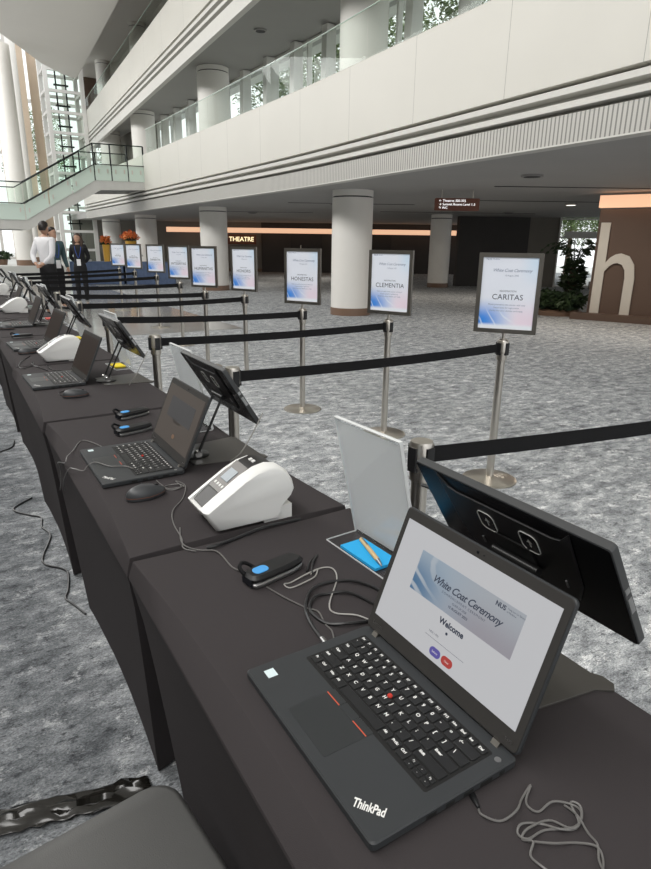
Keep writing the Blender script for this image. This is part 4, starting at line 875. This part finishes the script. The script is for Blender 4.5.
def house_sign(name,loc,rz):
    t=thing('house_sign','framed blue and white registration sign reading %s'%name,'sign',loc,rz,'house registration signs')
    W,H,f=.350,.446,.024
    mb=MB()
    for a,b in (((-W/2,-.012,.040),(-W/2+f,.012,.040+H)),((W/2-f,-.012,.040),(W/2,.012,.040+H)),((-W/2+f,-.012,.040),(W/2-f,.012,.040+f)),((-W/2+f,-.012,.040+H-f),(W/2-f,.012,.040+H))): mb.box(a,b)
    mb.build('frame',M['alu'],t,smooth=0)
    MB().box((-W/2+.004,-.004,.043),(W/2-.004,.006,.040+H-.003)).build('backing',M['blackpl'],t,smooth=0)
    p=MB().box((-W/2+f,-.0065,.040+f),(W/2-f,-.0045,.040+H-f)).build('poster',M['poster'],t,smooth=0)
    zc=.040+H/2
    mb=MB(); mb.mesh(glyphs(name,.043,spacing=1.02),Matrix.Translation((0,zc-.020,0))); mb.mesh(glyphs('REGISTRATION',.0135,spacing=1.0),Matrix.Translation((0,zc+.014,0))); mb.build('house_name',M['ink'],p,rot=(PI/2,0,0),loc=(0,-.0069,0),smooth=0)
    mb=MB(); mb.mesh(glyphs('White Coat Ceremony',.0245,shear=.35,spacing=.92),Matrix.Translation((.012,zc+.128,0))); mb.mesh(glyphs('10 August 2023',.012),Matrix.Translation((.012,zc+.100,0)))
    for k,s in enumerate(('Please proceed to the counter with your','house name for registration.','Kindly have your identity card ready.')): mb.mesh(glyphs(s,.0125),Matrix.Translation((0,zc-.062-.017*k,0)))
    mb.mesh(glyphs('NUS',.016,'LEFT'),Matrix.Translation((-.135,zc+.188,0))); mb.mesh(glyphs('Medicine',.010,'LEFT'),Matrix.Translation((-.098,zc+.188,0)))
    mb.build('small_print',M['inkgrey'],p,rot=(PI/2,0,0),loc=(0,-.0069,0),smooth=0)
    mb=MB(); mb.tube([(0,0,.002),(0,0,.06)],.009,12); mb.lathe([(.022,.0005),(.022,.006)],n=20); mb.build('neck',M['steel'],t)
for i,th in zip(range(1,10),(-54,-66,-62,-66,-56,-54,-54,-52,-50)):
    house_sign(HN[i],(far[i][0],far[i][1],.871),math.radians(th))

# ------------------------------------------------------------------ chair and plastic film in the near left corner
t=thing('chair','grey padded chair tucked beside the nearest table','chair',(.028,.640,0),R90+.12)
mb=MB(); mb.prism(rrect(.45,.44,.05),.405,.462,.014); mb.build('seat',M['seat'],t,smooth=60)
mb=MB(); mb.prism(rrect(.44,.40,.06,0,.0),-.022,.022,.012); mb.build('backrest',M['seat'],t,loc=(0,-.235,.74),rot=(PI/2+.15,0,0),smooth=60)
for sx in (-1,1):
    for sy in (-1,1): MB().tube([(sx*.19,sy*.18,.41),(sx*.20,sy*.20,0)],.012,10).build('leg',M['leg'],t)
    MB().tube([(sx*.2,-.20,.42),(sx*.2,-.225,.60),(sx*.19,-.24,.86)],.011,10).build('back_post',M['leg'],t)
mb=MB(); rnd=random.Random(3); n=46; R=[]
a=Vector((-.75,1.545,0)); b=Vector((.270,1.300,0))
for k in range(n+1):
    f=k/n; c=a.lerp(b,f); w=.040; row=[]
    for j in range(9):
        g=j/8*2-1; row.append((c.x+.008*g*rnd.uniform(-1,1), c.y-g*w+.006*rnd.uniform(-1,1), (.004+.017*abs(math.sin(j*1.9+k*.16+rnd.uniform(-.3,.3)))*(1-abs(g)*.7)+.004*rnd.random())))
    R.append(row)
V=[mb._v(r) for r in R]
for i in range(n):
    for j in range(8): mb._f([V[i][j],V[i+1][j],V[i+1][j+1],V[i][j+1]])
o=mb.build('plastic_strip',M['film'],smooth=60); tag(o,'crumpled glossy black plastic strip taped across the carpet','plastic strip')
sl=o.modifiers.new('thick','SOLIDIFY'); sl.thickness=.0015

# ------------------------------------------------------------------ blue skirted tables and flowers at the far end
def skirted(label,x,y,w,rz=0):
    t=thing('skirted_table',label,'table',(x,y,0),rz,'blue skirted tables')
    mb=MB(); pts=[]; n=140; d=.35
    per=[(-w/2,-d),(w/2,-d),(w/2,d),(-w/2,d)]; L=[]
    for i in range(4):
        p,q=Vector(per[i]),Vector(per[(i+1)%4]); m=max(8,int((q-p).length/.035)); nrm=Vector(((q-p).y,-(q-p).x)).normalized()
        for k in range(m): L.append((p+(q-p)*k/m, nrm, k))
    bot=[(p.x+nr.x*.02*math.sin(k*2.1),p.y+nr.y*.02*math.sin(k*2.1),.01) for p,nr,k in L]; top=[(p.x,p.y,.73) for p,nr,k in L]
    mb.rings([bot,top],cap=False); mb.build('skirt',M['bluecloth'],t,smooth=60)
    MB().box((-w/2-.01,-d-.01,.725),(w/2+.01,d+.01,.745)).build('table_top',M['bluecloth'],t); return t
skirted('blue skirted table with a flower vase near the woman',4.55,22.3,1.7,-.35)
skirted('blue skirted table half hidden behind the row of signs',6.15,21.6,1.6,-.35)
def vase(label,x,y,z,h,r,fr):
    t=thing('flower_vase',label,'flowers',(x,y,z),0,'orange flower arrangements')
    MB().lathe([(r*.8,0),(r*.9,h*.3),(r,h*.9),(r*1.08,h),(r*.9,h)],n=24).build('vase',M['vase'],t)
    mb=MB(); rnd=random.Random(int(x*100))
    for k in range(26):
        d=Vector((rnd.gauss(0,1),rnd.gauss(0,1),abs(rnd.gauss(0,1))+.15)).normalized()*fr*rnd.uniform(.6,1); leaves(mb,(d.x,d.y,h+.08+d.z*.9),(.075,.075,.075),16,.055)
    mb.build('blooms',M['flower'],t,smooth=0,recalc=False)
    mb=MB(); leaves(mb,(0,0,h+.06),(fr*.8,fr*.8,.1),60,.09); mb.build('greenery',M['leafd'],t,smooth=0,recalc=False)
vase('gold vase of orange flowers on the blue skirted table',4.85,22.2,.746,.55,.12,.18)
vase('larger gold vase of orange flowers in front of the white pillar',6.25,24.4,.93,.50,.20,.33)
t=thing('pedestal','pale pedestal carrying the larger flower vase','pedestal',(6.25,24.4,0)); MB().box((-.3,-.3,0),(.3,.3,.87)).build('block',M['platform'],t); MB().box((-.34,-.34,.87),(.34,.34,.93)).build('slab',M['platform'],t)
t=thing('buffet_dish','low pale tray of items on the blue skirted table','tray',(4.1,22.35,.746)); MB().prism(rrect(.5,.3,.04),0,.06,.01).build('tray',M['platform'],t)
mb=MB(); leaves(mb,(0,0,.09),(.22,.12,.05),80,.06); mb.build('garnish',M['leafd'],t,smooth=0,recalc=False)

# ------------------------------------------------------------------ people
def skinned(name, chains, mat_, parent, sub=1, extra=None):
    """chains: list of dict(points, radii, parent index or None) merged into one branching skeleton"""
    V=[];E=[];Rr=[]
    for c in chains:
        prev=c.get('at')
        for p,r in zip(c['p'],c['r']):
            V.append(p); Rr.append(r); i=len(V)-1
            if prev is not None: E.append((prev,i))
            prev=i
        c['end']=len(V)-1
    me=bpy.data.meshes.new('skeleton'); me.from_pydata(V,E,[]); o=bpy.data.objects.new('skeleton',me); COL.objects.link(o)
    sk=o.modifiers.new('skin','SKIN'); sk.use_smooth_shade=True
    for i,r in enumerate(Rr):
        s=me.skin_vertices[0].data[i]; s.radius=r if isinstance(r,tuple) else (r,r); s.use_root=(i==0)
    ss=o.modifiers.new('sub','SUBSURF'); ss.levels=sub; ss.render_levels=sub
    dg=bpy.context.evaluated_depsgraph_get(); dg.update(); nm=bpy.data.meshes.new_from_object(o.evaluated_get(dg),depsgraph=dg)
    bpy.data.objects.remove(o)
    mb=MB(); mb.mesh(nm)
    if extra: extra(mb)
    return mb.build(name,mat_,parent,smooth=180)
def person(label,loc,rz,h,arms,shirt,trouser,hairm,longhair=False,female=False,headturn=0,jacket=False):
    k=h/1.75; t=thing('person',label,'person',loc,rz)
    sw=.185*(.88 if female else 1)
    P=lambda x,y,z:(x*k,y*k,z*k)
    def arm(s):
        sh=P(s*sw,.0,1.42)
        if arms=='behind': el=P(s*(sw+.07),.10,1.13); wr=P(s*.10,.19,.98); hd=P(s*.03,.205,.95)
        elif arms=='side': el=P(s*(sw+.06),.04,1.13); wr=P(s*(sw+.09),-.03,.88); hd=P(s*(sw+.09),-.05,.80)
        else: el=P(s*(sw+.05),.03,1.14); wr=P(s*(sw-.03),-.17,1.04); hd=P(s*(sw-.09),-.22,1.05)
        return sh,el,wr,hd
    def fingers(mb):
        for s in (-1,1):
            sh,el,wr,hd=arm(s); d=(Vector(hd)-Vector(wr)).normalized(); side=d.cross(Vector((0,1,.3))).normalized()
            for q,(o_,l) in enumerate(((-.027,.062),(-.009,.074),(.009,.070),(.026,.055))):
                b=Vector(hd)+side*o_*k; n_=side.cross(d)*.012; mb.tube([b-d*.02,b+d*l*.45*k,b+d*l*.8*k+n_,b+d*l*k+n_*2],[.009*k,.0085*k,.0075*k,.005*k],6)
            b=Vector(wr)+side*(-.02)*s*k; mb.tube([b,b+d*.035*k-side*s*.025*k,b+d*.065*k-side*s*.035*k],[.010*k,.0095*k,.006*k],6)
    ch=[dict(p=[P(0,0,.94),P(0,0,1.08),P(0,.01,1.24),P(0,.005,1.38),P(0,0,1.47),P(0,-.008,1.53)],r=[(.115*k,.085*k),(.115*k,.085*k),(.135*k,.095*k),(.14*k,.09*k),(.06*k,.06*k),(.055*k,.057*k)])]
    body=ch[0]
    for s in (-1,1):
        sh,el,wr,hd=arm(s); ch.append(dict(p=[sh,el,wr,hd],r=[.055*k,.042*k,.028*k,(.036*k,.02*k)],at=3))
        ch.append(dict(p=[P(s*.09,0,.88),P(s*.10,-.01,.50),P(s*.105,.02,.10),P(s*.11,-.06,.04),P(s*.115,-.13,.03)],r=[.088*k,.060*k,.042*k,.04*k,.03*k],at=0))
    def head(mb):
        Mh=Matrix.Translation(P(0,-.012,1.635))@Matrix.Rotation(headturn,4,'Z'); mb.M=Mh
        R=[]
        prof=[(-.118,.030,-.030),(-.105,.050,-.022),(-.075,.063,-.012),(-.035,.070,-.004),(.0,.074,.0),(.04,.076,.004),(.075,.068,.006),(.10,.048,.006),(.115,.018,.006)]
        for z,r,cy in prof: R.append([(r*k*math.cos(a),(cy+r*1.2*math.sin(a))*k,z*k) for a in [2*PI*i/18 for i in range(18)]])
        mb.rings(R); mb.M=Mh
        mb.rings([[(-.010*k,-.084*k,.022*k),(.010*k,-.084*k,.022*k),(.012*k,-.080*k,.0),(-.012*k,-.080*k,.0)],[(-.015*k,-.088*k,-.028*k),(.015*k,-.088*k,-.028*k),(.004*k,-.110*k,-.022*k),(-.004*k,-.110*k,-.022*k)]])
        for s in (-1,1): mb.sphere((s*.076*k,.006*k,-.005*k),(.011*k,.02*k,.032*k),10,6)
        mb.M=Matrix()
        fingers(mb)
    b=skinned('body',ch,M['skin'],t,1,head)
    Mh=Matrix.Translation(P(0,-.012,1.635))@Matrix.Rotation(headturn,4,'Z')
    mb=MB(); mb.M=Mh
    for s in (-1,1): mb.sphere((s*.03*k,-.078*k,.014*k),(.012*k,.008*k,.007*k),10,6)
    mb.build('eyes',M['eye'],t)
    mb=MB(); mb.M=Mh; mb.box((-.024*k,-.089*k,-.062*k),(.024*k,-.078*k,-.054*k)); mb.build('mouth',M['redline'],t)
    mb=MB(); mb.M=Mh; R=[]
    n=20
    for z,r,yb in ((-.045,.060,.035),(.0,.074,.028),(.04,.083,.020),(.08,.080,.012),(.112,.056,.008),(.130,.020,.006)):
        R.append([(r*k*math.cos(a),((yb+r*1.12*math.sin(a)) if z>=.04 else (yb+.028+r*.85*max(-.35,math.sin(a))))*k,z*k) for a in [2*PI*i/n for i in range(n)]])
    mb.rings(R)
    if longhair:
        for s in (-1,0,1):
            mb.tube([(s*.062*k,.03*k,.05*k),(s*.085*k,.04*k,-.06*k),(s*.095*k,(.05 if s==0 else .0)*k,-.17*k),(s*.09*k,(.06 if s==0 else -.03)*k,-.27*k)],[.045*k,.05*k,.045*k,.02*k],10)
    mb.build('hair',hairm,t,smooth=180)
    # clothes
    sh=[dict(p=[P(0,0,.90 if not jacket else .82),P(0,0,1.08),P(0,.01,1.24),P(0,.005,1.38),P(0,.0,1.465)],r=[((.165 if not jacket else .19)*k,.125*k),(.150*k,.115*k),(.165*k,.125*k),(.155*k,.105*k),(.068*k,.068*k)])]
    for s in (-1,1):
        a,e,w,hd=arm(s); f=Vector(w).lerp(Vector(e),.06); f2=Vector(w).lerp(Vector(e),.45)
        sh.append(dict(p=[a,e,tuple(f)],r=[.072*k,.058*k,.042*k],at=3))
    skinned('jacket' if jacket else 'shirt',sh,shirt,t,1)
    tr=[dict(p=[P(0,0,1.06),P(0,0,.92)],r=[(.148*k,.112*k),(.168*k,.126*k)])]
    for s in (-1,1): tr.append(dict(p=[P(s*.092,0,.82),P(s*.10,-.008,.5),P(s*.105,.02,.09)],r=[.105*k,.078*k,.064*k],at=1))
    skinned('trousers',tr,trouser,t,1)
    for s in (-1,1): MB().prism([(x*k+s*.11*k,y*k) for x,y in rrect(.09,.26,.04,0,-.045)],0,.07*k,.015*k).build('shoe',M['blackpl'],t)
    return t,k
def lanyard(t,k,z=1.02,front=-.135):
    MB().tube(smoothpath([(-.07*k,.02*k,1.50*k),(-.075*k,-.10*k,1.36*k),(0,front*k,1.12*k),(.075*k,-.10*k,1.36*k),(.07*k,.02*k,1.50*k)]),.008,6).build('lanyard',M['lanyard'],t)
    MB().box((-.05*k,(front-.014)*k,(z-.08)*k),(.05*k,(front-.004)*k,(z+.09)*k)).build('badge',M['badge'],t)
t,k=person('man in a white shirt with hands clasped behind his back',(1.72,12.95,0),math.radians(125),1.735,'behind',M['shirtw'],M['suit'],M['hair'],headturn=.3)
t,k=person('man in a teal shirt with a white badge, behind the white shirt',(2.02,14.1,0),math.radians(20),1.655,'side',M['shirtt'],M['suit'],M['hair'],headturn=.4); lanyard(t,k,.98)
t,k=person('woman with long brown hair in a black suit and blue lanyard',(2.88,16.2,0),math.radians(-18),1.57,'behind',M['suit'],M['suit'],M['hairbrown'],True,True,jacket=True,headturn=-.2); lanyard(t,k,1.0,-.15)

mb=MB(); mb.box((-3.3,-8.5,0),(-3.1,27.5,6.0)); struct('shade_wall_left',mb,M['greywall'],'added grey brown wall blocking low side light, out of frame on the left','wall')  # unseen wall added to block low light from the left
# ------------------------------------------------------------------ camera
f=603.0; cx,cy=325.5,434.5
dn=Vector((300-cx,2350-cy,f)).normalized(); yv=Vector((-62-cx,242-cy,f)); yv=(yv-dn*yv.dot(dn)).normalized(); zv=-dn; xv=yv.cross(zv)
Rm=Matrix((xv,yv,zv))                       # photo axes (right, down, forward) to the hall's axes
cam=bpy.data.cameras.new('camera'); co=bpy.data.objects.new('camera',cam); COL.objects.link(co); S.camera=co
cam.sensor_fit='VERTICAL'; cam.sensor_height=24; cam.lens=f/869*24; cam.clip_start=.02; cam.clip_end=300
rt=Rm@Vector((1,0,0)); u_=Rm@Vector((0,-1,0)); bk=Rm@Vector((0,0,-1))
co.matrix_world=Matrix(((rt.x,u_.x,bk.x,0),(rt.y,u_.y,bk.y,0),(rt.z,u_.z,bk.z,1.388),(0,0,0,1)))

# ------------------------------------------------------------------ sky and added fill lamps
w=bpy.data.worlds.new('sky'); S.world=w; w.use_nodes=True; nt=w.node_tree; bg=nt.nodes['Background']
bg.inputs[0].default_value=(.97,.985,1.0,1); bg.inputs[1].default_value=1.4
def area(name,loc,rot,sx,sy,e,col=(1,1,1)):
    l=bpy.data.lights.new(name,'AREA'); l.shape='RECTANGLE'; l.size=sx; l.size_y=sy; l.energy=e; l.color=col
    o=bpy.data.objects.new(name,l); COL.objects.link(o); o.location=loc; o.rotation_euler=rot; return o
area('daylight_fill_left',(-2.6,10,7.9),(0,-math.radians(47),0),3.4,36,2700,(1,.985,.96))  # added lamp for daylight from the unseen left side; no windows stand there
for x,y,e in ((9.9,5.4,32),(9.6,7.6,24),(12.9,12.0,30),(10.6,14.5,24),(13.2,23.0,34),(9.5,20.5,22)):
    l=bpy.data.lights.new('foyer_fill','AREA'); l.shape='DISK'; l.size=.4; l.energy=e; l.color=(1,.90,.78); o=bpy.data.objects.new('foyer_fill',l); COL.objects.link(o); o.location=(x,y,2.36)  # added fill lamps that brighten the foyer, not tied to the downlight fittings
S.view_settings.view_transform='Standard'; S.view_settings.look='None'; S.view_settings.gamma=1; S.view_settings.exposure=0.0
S.cycles.use_denoising=True; S.cycles.max_bounces=8; S.cycles.transparent_max_bounces=24; S.cycles.sample_clamp_indirect=6
